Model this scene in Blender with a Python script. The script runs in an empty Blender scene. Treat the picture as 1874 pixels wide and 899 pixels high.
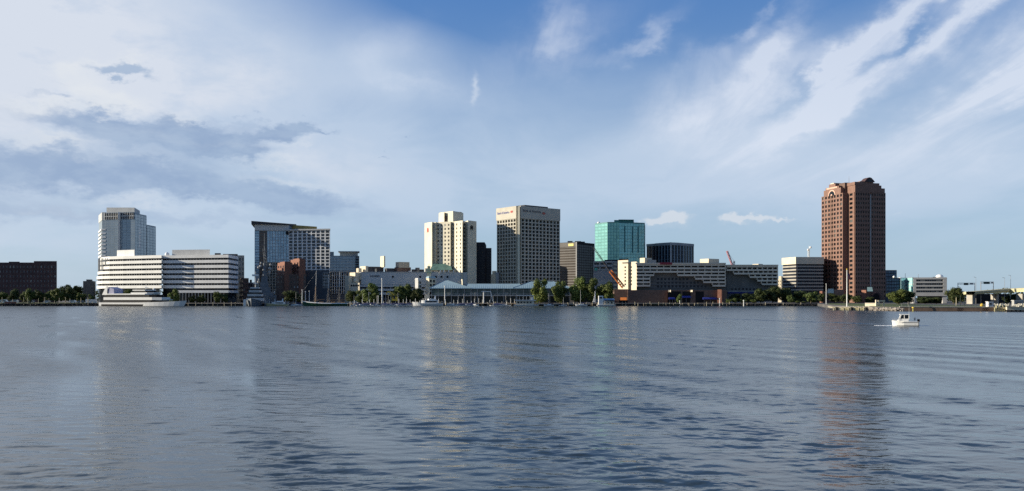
import bpy, math, random
from mathutils import Vector, noise as mnoise
R = math.radians
random.seed(7)
scene = bpy.context.scene
col = scene.collection

# ------------------------------------------------------------------ camera
CAM_H = 6.0
F, CX, HY = 1510.0, 937.0, 545.0
cam_d = bpy.data.cameras.new('camera'); cam = bpy.data.objects.new('camera', cam_d); col.objects.link(cam)
cam.location = (0, 0, CAM_H); cam.rotation_euler = (R(90), 0, 0)
cam_d.sensor_width = 36; cam_d.lens = F/1874*36; cam_d.shift_y = (HY-449.5)/1874
cam_d.clip_start = .5; cam_d.clip_end = 30000
scene.camera = cam

# ------------------------------------------------------------------ light
SUN_EL, SUN_AZ = R(17), R(-89)       # azimuth from +Y, clockwise positive: the sun stands low to the left
sdir = Vector((math.sin(SUN_AZ)*math.cos(SUN_EL), math.cos(SUN_AZ)*math.cos(SUN_EL), math.sin(SUN_EL)))
sl = bpy.data.lights.new('sun', 'SUN'); sl.energy = 5.0; sl.angle = R(.5); sl.color = (1, .90, .73)
so = bpy.data.objects.new('sun', sl); col.objects.link(so); so.rotation_euler = sdir.to_track_quat('Z', 'Y').to_euler()
so.location = (0, 0, 300)
vs = scene.view_settings
vs.view_transform = 'Standard'; vs.look = 'None'; vs.gamma = 1; vs.exposure = .6; vs.use_curve_mapping = False
scene.cycles.use_denoising = False
scene.cycles.max_bounces = 6; scene.cycles.diffuse_bounces = 3; scene.cycles.glossy_bounces = 3
scene.cycles.caustics_reflective = False; scene.cycles.caustics_refractive = False

class G:
    """small node-graph helper"""
    def __init__(s, nt): s.nt = nt; s.n = nt.nodes; s.l = nt.links
    def node(s, t, **kw):
        nd = s.n.new(t)
        for k, v in kw.items(): setattr(nd, k, v)
        return nd
    def put(s, sock, v):
        if isinstance(v, bpy.types.NodeSocket): s.l.new(v, sock)
        elif v is not None: sock.default_value = v
    def m(s, op, a, b=None, c=None, clamp=False):
        nd = s.node('ShaderNodeMath', operation=op, use_clamp=clamp)
        s.put(nd.inputs[0], a)
        if b is not None: s.put(nd.inputs[1], b)
        if c is not None: s.put(nd.inputs[2], c)
        return nd.outputs[0]
    def mix(s, f, a, b):
        nd = s.node('ShaderNodeMix', data_type='RGBA')
        s.put(nd.inputs[0], f)
        for i, v in ((6, a), (7, b)):
            if isinstance(v, (tuple, list)) and len(v) == 3: v = (*v, 1)
            s.put(nd.inputs[i], v)
        return nd.outputs[2]
    def comb(s, x, y, z):
        nd = s.node('ShaderNodeCombineXYZ')
        for i, v in enumerate((x, y, z)): s.put(nd.inputs[i], v)
        return nd.outputs[0]
    def noise(s, v, scale=1, detail=4, rough=.55, dist=0, lac=2):
        nd = s.node('ShaderNodeTexNoise')
        s.put(nd.inputs['Vector'], v); nd.inputs['Scale'].default_value = scale
        nd.inputs['Detail'].default_value = detail; nd.inputs['Roughness'].default_value = rough
        nd.inputs['Distortion'].default_value = dist; nd.inputs['Lacunarity'].default_value = lac
        return nd.outputs[0]
    def ramp(s, v, a, b, lo=0., hi=1., smooth=True):
        nd = s.node('ShaderNodeMapRange', interpolation_type='SMOOTHSTEP' if smooth else 'LINEAR')
        s.put(nd.inputs[0], v)
        for i, q in enumerate((a, b, lo, hi)): s.put(nd.inputs[i+1], q)
        return nd.outputs[0]

# ------------------------------------------------------------------ sky and clouds
def lin(r, g, b):
    f = lambda c: ((c/255+.055)/1.055)**2.4 if c > 10 else c/255/12.92
    return (f(r), f(g), f(b))
EXPO = 2**vs.exposure
def make_world():
    w = bpy.data.worlds.new('World'); scene.world = w; w.use_nodes = True
    g = G(w.node_tree); g.n.clear()
    out = g.node('ShaderNodeOutputWorld'); bg = g.node('ShaderNodeBackground')
    g.l.new(bg.outputs[0], out.inputs[0])
    K = .1
    bg.inputs[1].default_value = K
    sky = g.node('ShaderNodeTexSky', sky_type='NISHITA', sun_disc=False)
    sky.sun_elevation = SUN_EL; sky.sun_rotation = SUN_AZ
    sky.air_density = 1.0; sky.dust_density = .6; sky.ozone_density = 2.2
    def C(*rgb):
        l = lin(*rgb); return tuple(c/EXPO/K for c in l)
    tc = g.node('ShaderNodeTexCoord')
    sep = g.node('ShaderNodeSeparateXYZ'); g.l.new(tc.outputs['Generated'], sep.inputs[0])
    x, y, z = sep.outputs
    az = g.m('ARCTAN2', x, y)
    hyp = g.m('SQRT', g.m('ADD', g.m('MULTIPLY', x, x), g.m('MULTIPLY', y, y)))
    el = g.m('ARCTAN2', z, hyp)
    # flat cloud layer far overhead
    zz = g.m('ADD', g.m('MAXIMUM', z, 0), .10)
    cx = g.m('DIVIDE', x, zz); cy = g.m('DIVIDE', y, zz)
    def AE(px, py):
        a = math.atan((px-CX)/F); return a, math.atan((HY-py)/F*math.cos(a))
    V0 = g.comb(az, el, 0)
    def warped(sx, sy, amp, seed, detail=6, rough=.6):
        nd = g.node('ShaderNodeTexNoise'); g.put(nd.inputs['Vector'], g.comb(g.m('MULTIPLY', az, sx), g.m('MULTIPLY', el, sy), seed))
        nd.inputs['Scale'].default_value = 1; nd.inputs['Detail'].default_value = detail; nd.inputs['Roughness'].default_value = rough
        v = g.node('ShaderNodeVectorMath', operation='SUBTRACT'); g.l.new(nd.outputs['Color'], v.inputs[0]); v.inputs[1].default_value = (.5, .5, .5)
        w = g.node('ShaderNodeVectorMath', operation='MULTIPLY'); g.l.new(v.outputs[0], w.inputs[0]); w.inputs[1].default_value = (amp, amp*.7, 0)
        a = g.node('ShaderNodeVectorMath', operation='ADD'); g.l.new(w.outputs[0], a.inputs[0]); g.l.new(V0, a.inputs[1]); return a.outputs[0]
    VB = warped(24, 46, .075, 3.3, 7, .62); VC = warped(13, 20, .10, 8.1, 7, .6); VS = warped(40, 60, .045, 2.)
    def blob(px, py, rx, ry, rot=0., v=None):
        """soft elliptical region round a direction; sizes in source pixels, rot in degrees (rising to the right)"""
        a, e = AE(px, py); mp = g.node('ShaderNodeMapping', vector_type='TEXTURE'); g.l.new(v or V0, mp.inputs[0])
        mp.inputs[1].default_value = (a, e, 0); mp.inputs[2].default_value = (0, 0, R(rot)); mp.inputs[3].default_value = (rx/F, ry/F, 1)
        dt = g.node('ShaderNodeVectorMath', operation='DOT_PRODUCT'); g.l.new(mp.outputs[0], dt.inputs[0]); g.l.new(mp.outputs[0], dt.inputs[1])
        return g.m('POWER', .36788, dt.outputs['Value'])
    def mul(a, b): return g.m('MULTIPLY', a, b)
    def blobs(lst, v=None):
        # each region waits for the one before (a term too small to see), so the shader never holds them all at once
        r = 0.
        for q in lst:
            vv = v or V0
            if chain:
                nd = g.node('ShaderNodeVectorMath', operation='MULTIPLY_ADD'); g.l.new(chain[-1], nd.inputs[0]); nd.inputs[1].default_value = (1e-7, 1e-7, 0); g.l.new(vv, nd.inputs[2]); vv = nd.outputs[0]
            r = g.m('MULTIPLY_ADD', blob(*q[:5], vv), q[5], r); chain.append(r)
        return r
    chain = []
    # clear sky, paler to the horizon
    clear = g.mix(.80, sky.outputs[0], g.mix(g.ramp(el, 0.0, .40), C(156, 188, 214), C(72, 124, 192)))
    clear = g.mix(g.ramp(el, .34, 1.0, 0, .4), clear, C(60, 92, 150))
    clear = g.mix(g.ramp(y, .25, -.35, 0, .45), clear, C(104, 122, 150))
    front = g.m('MULTIPLY', g.ramp(y, -.25, .2), g.ramp(el, 1.0, .55))
    # thin veil
    veil_n = g.noise(g.comb(mul(cx, 1.0), mul(cy, .55), 3.1), 1.1, 6, .58, .5)
    veil_a = blobs([(240, 140, 480, 230, 0, .9), (980, 330, 620, 90, 4, .95), (700, 270, 220, 60, 0, .5), (1330, 240, 280, 90, 20, .30), (1720, 330, 380, 80, 5, .55), (1780, 190, 220, 90, 30, .12),
                    (690, 120, 160, 60, 12, .45), (760, 165, 140, 30, -8, .3), (1040, 180, 200, 60, 10, .22), (-300, 100, 600, 400, 0, .8), (2400, 250, 700, 300, 0, .5), (1020, 0, 420, 80, 0, -.65)])
    veil = g.m('MULTIPLY', mul(g.m('MAXIMUM', veil_a, 0), front), g.ramp(veil_n, .22, .68, .5, 1.1), clamp=True)
    c1 = g.mix(mul(veil, .78), clear, C(196, 212, 232))
    # cirrus on the right: feathered streamers rising to the right
    warp = g.noise(g.comb(mul(cx, .9), mul(cy, .5), 0), 1.0, 2, .4)
    wx_ = g.m('ADD', cx, mul(g.m('SUBTRACT', warp, .5), .7))
    fine = g.noise(g.comb(mul(wx_, 7.), mul(cy, 1.1), 2.2), 1.0, 6, .6, .3)
    arc = blobs([(1700, -20, 80, 30, 38, .7), (1650, 38, 85, 26, 38, .8), (1585, 85, 85, 28, 38, .75), (1520, 125, 70, 34, 32, .65), (1480, 195, 80, 42, 45, .6), (1420, 235, 120, 36, 25, .5),
                 (1810, -10, 90, 24, 40, .7), (1760, 40, 75, 24, 42, .8), (1728, 95, 26, 34, 75, .55), (1670, 100, 60, 20, 30, .6), (1610, 145, 90, 22, 34, .6), (1540, 190, 110, 26, 30, .45), (1480, 235, 110, 22, 18, .3),
                 (1440, 70, 46, 30, 50, .5), (1405, 125, 70, 42, 48, .6), (1335, 190, 110, 46, 32, .6), (1250, 190, 110, 56, 20, .35), (1290, 110, 60, 26, 20, .3), (1357, 60, 12, 24, 105, .4), (1300, 235, 90, 34, 0, .4),
                 (1830, 150, 130, 36, 36, .65), (1740, 215, 150, 28, 26, .4), (1960, 60, 160, 60, 30, .5), (1390, 262, 170, 14, 13, .35), (1500, 318, 260, 30, 6, .3), (1820, 270, 170, 34, 12, .35),
                 (1035, 40, 34, 60, 0, .38), (1020, 90, 40, 16, 0, .2), (1180, 75, 62, 14, 38, .5), (1120, 105, 70, 14, 12, .35), (1000, 85, 150, 40, 20, .25), (1400, 10, 30, 6, 45, .2), (690, 100, 70, 34, 28, .3), (740, 152, 80, 12, -6, .3),
                 (1662, 70, 40, 14, 40, -.8), (1598, 108, 40, 12, 25, -.7), (1450, 168, 80, 12, 38, -.65), (1585, 165, 60, 8, 32, -.35), (1370, 268, 260, 9, 13, -.3)], VC)
    cir = g.m('MULTIPLY', mul(arc, g.ramp(fine, .28, .68, .45, 1.12)), front, clamp=True)
    c2 = g.mix(mul(cir, .78), c1, C(222, 230, 244))
    wisp = mul(blobs([(870, 150, 5, 14, 8, .8), (868, 176, 5, 14, -8, .7)], warped(30, 60, .02, 5.)), .7)
    c2 = g.mix(wisp, c2, C(214, 224, 238))
    # left bank: bright veil, bright puffs and blue-grey undersides
    bn2 = g.noise(g.comb(mul(az, 15.), mul(el, 34.), 5.3), 1.0, 7, .6, .2)
    br = blobs([(40, 60, 230, 120, 0, .95), (170, 30, 130, 60, 0, .4), (360, 165, 150, 44, 3, .6), (460, 130, 60, 44, 20, .5), (560, 275, 120, 30, -6, .6), (640, 320, 120, 34, -4, .4), (90, 170, 190, 60, 0, .5), (-220, 80, 380, 300, 0, .8)], VC)
    c3 = g.mix(g.m('MULTIPLY', mul(br, front), g.ramp(bn2, .3, .62, .42, .9), clamp=True), c2, C(214, 222, 235))
    pf = blobs([(115, 118, 24, 11, 0, .9), (175, 106, 34, 9, 0, .7), (245, 114, 22, 8, 5, .7), (150, 140, 50, 12, 0, .5), (165, 168, 36, 16, 0, .9), (215, 190, 34, 14, 0, .8), (196, 205, 16, 6, 0, .7), (60, 198, 60, 12, 4, .6), (100, 190, 60, 9, 0, .5), (330, 212, 34, 9, 0, .5),
                 (290, 243, 60, 7, -2, .45), (350, 262, 70, 6, 0, .4), (60, 258, 50, 10, 0, .5), (120, 262, 30, 7, 0, .6), (180, 286, 90, 6, 0, .4), (440, 268, 40, 5, 0, .4), (540, 262, 40, 4, 8, .3), (510, 300, 60, 8, 0, .4), (520, 335, 80, 8, -6, .4), (240, 370, 60, 7, 0, .35), (80, 385, 90, 7, 0, .4)], VB)
    c3 = g.mix(g.m('MULTIPLY', pf, .85, clamp=True), c3, C(226, 231, 237))
    dk = blobs([(225, 126, 42, 11, -8, 1.0), (180, 124, 50, 6, 0, .4), (112, 177, 20, 5, 0, .5), (55, 172, 34, 5, 0, .35), (120, 150, 40, 5, 0, .3), (325, 222, 34, 14, -12, .9), (170, 222, 150, 18, -2, .55), (240, 240, 110, 22, -4, .7), (380, 232, 50, 9, 0, .4), (430, 222, 50, 8, 0, .4), (520, 240, 70, 11, 2, 1.0), (450, 250, 90, 11, 4, .7), (395, 262, 70, 11, 0, .6),
                 (430, 280, 56, 11, 6, .9), (320, 268, 120, 18, -4, .6), (590, 243, 26, 4, 0, .6), (100, 285, 160, 20, 0, .45), (250, 305, 200, 16, 0, .5), (100, 330, 200, 22, 0, .6), (330, 340, 200, 20, -3, .5), (470, 350, 160, 18, -6, .5), (560, 375, 150, 16, -4, .55), (250, 395, 500, 14, 0, .4), (-350, 320, 420, 90, 0, .5),
                 (440, 210, 12, 3, 0, .5), (476, 207, 8, 3, 0, .5), (546, 217, 10, 3, 0, .4), (694, 285, 16, 3, 14, .8), (755, 254, 10, 3, 0, .7), (710, 262, 12, 2, 8, .4)], VB)
    dm = g.ramp(mul(dk, g.ramp(bn2, .3, .6, .75, 1.15)), .14, 1.0, 0, .80)
    c4 = g.mix(mul(dm, front), c3, g.mix(g.ramp(bn2, .35, .65), C(138, 163, 198), C(160, 182, 210)))
    # little cumulus low over the city
    cu = g.m('MULTIPLY', g.ramp(blobs([(1225, 398, 30, 8, 0, 1.0), (1200, 404, 30, 5, 0, .8), (1240, 394, 14, 7, 0, .5), (1345, 398, 20, 8, 0, 1.0), (1375, 398, 34, 6, 2, 1.0), (1420, 402, 22, 3, 0, .8), (1225, 414, 70, 7, 0, .22), (1370, 410, 80, 5, 0, .2), (1636, 392, 14, 4, 0, .3)], VS), .12, .8), .85)
    c5 = g.mix(mul(cu, .85), c4, C(218, 224, 232))
    # below the horizon: dim water tone
    c6 = g.mix(g.ramp(el, -.03, -.005), C(70, 80, 92), c5)
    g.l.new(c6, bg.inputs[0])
make_world()

# ------------------------------------------------------------------ materials
MATS = {}
def mat(name, c, rough=.8, var=.12, scale=.35, metal=0, spec=.3, stain=0.0):
    if name in MATS: return MATS[name]
    m = bpy.data.materials.new(name); m.use_nodes = True
    g = G(m.node_tree); p = g.n['Principled BSDF']
    tc = g.node('ShaderNodeTexCoord')
    n1 = g.noise(tc.outputs['Object'], scale, 5, .6)
    c0 = tuple(v*(1-var) for v in c); c1 = tuple(min(1, v*(1+var)) for v in c)
    cc = g.mix(g.ramp(n1, .3, .7), c0, c1)
    if stain:
        mp = g.node('ShaderNodeMapping'); mp.inputs['Scale'].default_value = (1.2, 1.2, .05)
        g.l.new(tc.outputs['Object'], mp.inputs[0])
        n2 = g.noise(mp.outputs[0], 1.0, 5, .65)
        cc = g.mix(g.ramp(n2, .52, .72, 0, stain), cc, tuple(v*.45 for v in c))
    g.l.new(cc, p.inputs['Base Color'])
    p.inputs['Roughness'].default_value = rough; p.inputs['Metallic'].default_value = metal
    p.inputs['Specular IOR Level'].default_value = spec
    MATS[name] = m; return m
def glass(name, c, c2=None, rough=.12, spec=.6, metal=0., bright=.0):
    """window glass: every pane differs a little (blinds, tilt)"""
    if name in MATS: return MATS[name]
    m = bpy.data.materials.new(name); m.use_nodes = True
    g = G(m.node_tree); p = g.n['Principled BSDF']
    oi = g.node('ShaderNodeObjectInfo'); ge = g.node('ShaderNodeNewGeometry')
    r = g.m('FRACT', g.m('ADD', oi.outputs['Random'], ge.outputs['Random Per Island']))
    cc = g.mix(g.ramp(r, .1, .9), c, c2 or tuple(v*1.9 for v in c))
    if bright: cc = g.mix(g.ramp(r, .90, .93, 0, 1), cc, (bright, bright, bright*.92))
    tcg = g.node('ShaderNodeTexCoord'); nb = g.noise(g.nt.nodes[tcg.name].outputs['Object'], .22, 3, .5)
    bb = g.node('ShaderNodeBump'); bb.inputs['Strength'].default_value = .8; bb.inputs['Distance'].default_value = .35; g.l.new(nb, bb.inputs['Height']); g.l.new(bb.outputs[0], p.inputs['Normal'])
    g.l.new(cc, p.inputs['Base Color'])
    p.inputs['Roughness'].default_value = rough; p.inputs['Specular IOR Level'].default_value = spec
    p.inputs['Metallic'].default_value = metal
    MATS[name] = m; return m
def foliage(name, c, c2):
    m = bpy.data.materials.new(name); m.use_nodes = True
    g = G(m.node_tree); p = g.n['Principled BSDF']
    oi = g.node('ShaderNodeObjectInfo'); ge = g.node('ShaderNodeNewGeometry'); tc = g.node('ShaderNodeTexCoord')
    n = g.noise(tc.outputs['Object'], 5.0, 3, .5)
    f = g.m('ADD', g.m('MULTIPLY', ge.outputs['Random Per Island'], .5), g.m('MULTIPLY', n, .5))
    cc = g.mix(g.ramp(f, .3, .72), c, c2)
    cc = g.mix(g.m('MULTIPLY', oi.outputs['Random'], .55), cc, (c2[0]*.95, c2[1]*.8, c2[2]*.6))
    g.l.new(cc, p.inputs['Base Color']); p.inputs['Roughness'].default_value = .65; p.inputs['Specular IOR Level'].default_value = .25
    tr = g.node('ShaderNodeBsdfTranslucent'); g.l.new(cc, tr.inputs[0])
    ms = g.node('ShaderNodeMixShader'); ms.inputs[0].default_value = .25
    g.l.new(p.outputs[0], ms.inputs[1]); g.l.new(tr.outputs[0], ms.inputs[2]); g.l.new(ms.outputs[0], g.n['Material Output'].inputs[0])
    MATS[name] = m; return m

WHITE = mat('white_panel', (.80, .79, .75), .55, .06, .2, stain=.12)
CREAM = mat('cream_concrete', (.68, .63, .49), .8, .08, .12, stain=.15)
CREAM2 = mat('pale_cream_render', (.68, .60, .45), .8, .08, .15, stain=.12)
CONC = mat('buff_concrete', (.38, .355, .30), .85, .1, .2, stain=.2)
CONCG = mat('grey_concrete', (.36, .36, .35), .85, .1, .15, stain=.25)
CONCL = mat('light_grey_concrete', (.52, .52, .50), .8, .08, .15, stain=.15)
CONCD = mat('dark_grey_concrete', (.13, .13, .135), .85, .12, .2, stain=.2)
BRICK = mat('red_granite', (.215, .122, .090), .55, .14, .5, stain=.1)
BRICK2 = mat('brown_brick', (.15, .10, .08), .85, .2, .5, stain=.25)
BRICKO = mat('orange_brick', (.235, .11, .075), .85, .16, .6, stain=.15)
BRICKD = mat('dark_purple_brick', (.085, .052, .052), .85, .2, .3, stain=.3)
STEEL = mat('blue_grey_steel', (.20, .25, .29), .45, .08, .2, metal=.2)
NAVY = mat('dark_navy_cladding', (.010, .015, .026), .5, .2, .2, spec=.2)
BLACK = mat('black_cladding', (.010, .010, .013), .6, .2, .3, spec=.15)
ROOFG = mat('dark_roof_felt', (.06, .06, .065), .9, .2, .3)
COPPER = mat('green_copper_roof', (.11, .20, .17), .6, .2, .3)
PALEBLUE = mat('pale_blue_metal_roof', (.30, .42, .46), .45, .08, .3, metal=.1)
TEALM = mat('teal_mullion', (.06, .20, .19), .4, .1, .3)
SHIPG = mat('naval_grey_paint', (.13, .15, .17), .6, .15, .4, stain=.3)
BOATW = mat('white_boat_paint', (.80, .79, .75), .35, .04, .4, spec=.5)
BOATB = mat('black_boat_paint', (.018, .02, .022), .35, .1, .4, spec=.5)
BOATG = mat('green_boat_paint', (.03, .10, .05), .35, .1, .4, spec=.5)
WOODM = mat('varnished_spar', (.33, .20, .10), .6, .15, .8)
WOODG = mat('weathered_timber', (.22, .19, .15), .9, .2, .8, stain=.4)
WOODP = mat('pale_timber', (.45, .40, .28), .9, .2, .8, stain=.3)
POLEW = mat('white_pole_paint', (.72, .72, .68), .5, .05, .5)
POLEG = mat('galvanised_grey', (.32, .33, .34), .5, .1, .5, metal=.3)
ORANGE = mat('orange_crane_paint', (.55, .17, .04), .5, .12, .5, stain=.2)
YELLOW = mat('yellow_paint', (.72, .50, .06), .5, .1, .5)
REDP = mat('red_paint', (.50, .06, .05), .5, .1, .5)
BLUEP = mat('blue_canvas', (.03, .045, .26), .7, .12, .5)
NAVYC = mat('navy_canvas', (.02, .03, .10), .7, .2, .5)
STONE = mat('grey_rock', (.26, .23, .20), .9, .3, .9)
ROCKD = mat('wet_dark_rock', (.035, .033, .03), .8, .35, .9)
QUAY = mat('brown_quay_wall', (.20, .135, .095), .9, .2, .3, stain=.5)
QUAYD = mat('dark_tarred_quay', (.030, .028, .026), .9, .3, .4, stain=.3)
CAP = mat('pale_coping', (.50, .47, .40), .85, .12, .4)
LIGHTP = mat('pale_signboard', (.75, .73, .60), .6, .03, .5)
BARK = mat('bark', (.10, .08, .06), .9, .2, 1)
G_DARK = glass('dark_window_glass', (.006, .007, .009), (.020, .024, .028), spec=.35, bright=.11)
G_HOTEL = glass('hotel_window_glass', (.03, .03, .03), (.12, .11, .09), bright=.3)
G_BRICK = glass('brick_block_glass', (.02, .02, .03), (.07, .07, .09), bright=.25)
G_SLATE = glass('slate_curtain_glass', (.24, .29, .33), (.27, .32, .36), rough=.2, spec=.8, metal=.5)
G_BLUE = glass('blue_curtain_glass', (.24, .34, .42), (.34, .45, .54), rough=.12, spec=.9, metal=.6)
G_BROWN = glass('brown_curtain_glass', (.05, .04, .035), (.09, .075, .06), rough=.15)
G_TEAL = glass('teal_curtain_glass', (.15, .36, .34), (.18, .42, .39), rough=.2, spec=.5, metal=.35)
G_TEAL_SHADE = glass('shade_face_teal_glass', (.24, .52, .50), (.28, .58, .56), rough=.22, spec=.6, metal=.5)  # paler teal copy: the shaded right face is brightened through its colour
G_AQUA_LIT = glass('sunlit_aqua_glass', (.30, .62, .62), (.38, .72, .70), rough=.15)  # brighter glass for one face, sunlight put into the colour
G_PAV = glass('pavilion_glass', (.02, .05, .06), (.10, .15, .15), bright=.35)
G_NAVYT = glass('navy_tower_glass', (.010, .014, .024), (.014, .019, .032), rough=.2, spec=.25)

# ------------------------------------------------------------------ mesh helpers
def X(px, Y): return (px-CX)/F*Y
def P(px, Y): return (X(px, Y), Y)
def Z(py, Y): return CAM_H + (HY-py)/F*Y
GZ = 1.9

class MB:
    def __init__(s): s.v = []; s.f = []
    def face(s, pts):
        i = len(s.v); s.v += [tuple(p) for p in pts]; s.f.append(tuple(range(i, i+len(pts))))
    def prism(s, pts, z0, z1, ztop=None):
        """vertical prism over a polygon (any winding); ztop: heights per point"""
        a = sum(pts[i][0]*pts[(i+1) % len(pts)][1]-pts[(i+1) % len(pts)][0]*pts[i][1] for i in range(len(pts)))
        pts = list(pts)
        if ztop: ztop = list(ztop)
        if a < 0:
            pts.reverse()
            if ztop: ztop.reverse()
        n = len(pts); i = len(s.v)
        s.v += [(p[0], p[1], z0) for p in pts]
        s.v += [(p[0], p[1], ztop[k] if ztop else z1) for k, p in enumerate(pts)]
        for k in range(n):
            q = (k+1) % n; s.f.append((i+k, i+q, i+n+q, i+n+k))
        s.f.append(tuple(i+n+k for k in range(n))); s.f.append(tuple(i+k for k in reversed(range(n))))
        return s
    def box(s, x0, x1, y0, y1, z0, z1): return s.prism([(x0, y0), (x1, y0), (x1, y1), (x0, y1)], z0, z1)
    def obox(s, A, d, n, a0, a1, n0, n1, z0, z1):
        """box in a facade frame: d along the wall, n outward"""
        c = [(A[0]+d[0]*a+n[0]*b, A[1]+d[1]*a+n[1]*b) for a, b in ((a0, n1), (a1, n1), (a1, n0), (a0, n0))]
        return s.prism(c, z0, z1)
    def bar(s, p, q, r0, r1=None, n=6):
        p = Vector(p); q = Vector(q); r1 = r0 if r1 is None else r1
        d = (q-p).normalized(); a = d.cross(Vector((0, 0, 1)) if abs(d.z) < .9 else Vector((1, 0, 0))).normalized(); b = d.cross(a)
        i = len(s.v)
        for c, r in ((p, r0), (q, r1)):
            for k in range(n):
                t = 2*math.pi*k/n; s.v.append(tuple(c+a*math.cos(t)*r+b*math.sin(t)*r))
        for k in range(n):
            t = (k+1) % n; s.f.append((i+k, i+n+k, i+n+t, i+t))
        s.f.append(tuple(i+k for k in range(n))); s.f.append(tuple(i+n+k for k in reversed(range(n))))
        return s
    def loft(s, rings, cap=True):
        i = len(s.v); n = len(rings[0])
        for r in rings: s.v += [tuple(p) for p in r]
        for a in range(len(rings)-1):
            for k in range(n):
                t = (k+1) % n
                s.f.append((i+a*n+k, i+a*n+t, i+(a+1)*n+t, i+(a+1)*n+k))
        if cap:
            s.f.append(tuple(i+k for k in reversed(range(n)))); s.f.append(tuple(i+(len(rings)-1)*n+k for k in range(n)))
        return s
    def pyramid(s, pts, z0, apex_pts, z1):
        """hipped roof: base polygon to a smaller top polygon of the same count"""
        return s.loft([[(p[0], p[1], z0) for p in pts], [(p[0], p[1], z1) for p in apex_pts]])
    def ball(s, c, r, n=10, m=6, sz=1.):
        rings = []
        for j in range(m+1):
            t = math.pi*(j/m) ; rr = max(.01, math.sin(t))*r
            rings.append([(c[0]+rr*math.cos(2*math.pi*k/n), c[1]+rr*math.sin(2*math.pi*k/n), c[2]-math.cos(t)*r*sz) for k in range(n)])
        return s.loft(rings)
    def lattice(s, p, q, w, n, r):
        """square trussed boom from p to q"""
        p = Vector(p); q = Vector(q); d = (q-p).normalized()
        a = d.cross(Vector((0, 1, 0))).normalized(); b = d.cross(a).normalized()
        cs = [(a+b)*w/2, (a-b)*w/2, (-a-b)*w/2, (-a+b)*w/2]
        for c in cs: s.bar(p+c, q+c, r, n=4)
        for k in range(n):
            u = p.lerp(q, k/n); v = p.lerp(q, (k+1)/n)
            for j in range(4): s.bar(u+cs[j], v+cs[(j+1) % 4], r*.6, n=4)
        return s
    def build(s, name, m, parent=None, smooth=False):
        o0 = Vector((0, 0, 0)); pp = parent
        while pp is not None: o0 += Vector(pp.location); pp = pp.parent
        me = bpy.data.meshes.new(name); me.from_pydata([(v[0]-o0.x, v[1]-o0.y, v[2]-o0.z) for v in s.v], [], s.f)
        me.materials.append(m)
        if smooth: me.polygons.foreach_set('use_smooth', [True]*len(me.polygons))
        me.update()
        o = bpy.data.objects.new(name, me); col.objects.link(o); o.parent = parent
        return o

def tag(o, label=None, cat=None, group=None, kind=None):
    if label: o['label'] = label
    if cat: o['category'] = cat
    if group: o['group'] = group
    if kind: o['kind'] = kind
    return o
def empty(name, loc, label, cat, group=None):
    o = bpy.data.objects.new(name, None); col.objects.link(o); o.location = loc; o.empty_display_size = 1
    return tag(o, label, cat, group)
def copy_tree(o, parent=None):
    c = o.copy(); col.objects.link(c); c.parent = parent
    for ch in o.children: copy_tree(ch, c)
    return c

PANE = {}
def pane_mesh(w, h, m, t=.06):
    k = (round(w, 2), round(h, 2), m.name)
    if k not in PANE:
        me = bpy.data.meshes.new('window'); w /= 2; h /= 2
        me.from_pydata([(-w, -t, -h), (w, -t, -h), (w, -t, h), (-w, -t, h), (-w, 0, -h), (w, 0, -h), (w, 0, h), (-w, 0, h)], [],
                       [(0, 1, 2, 3), (1, 5, 6, 2), (4, 0, 3, 7), (3, 2, 6, 7), (4, 5, 1, 0)])
        me.materials.append(m); PANE[k] = me
    return PANE[k]

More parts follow.
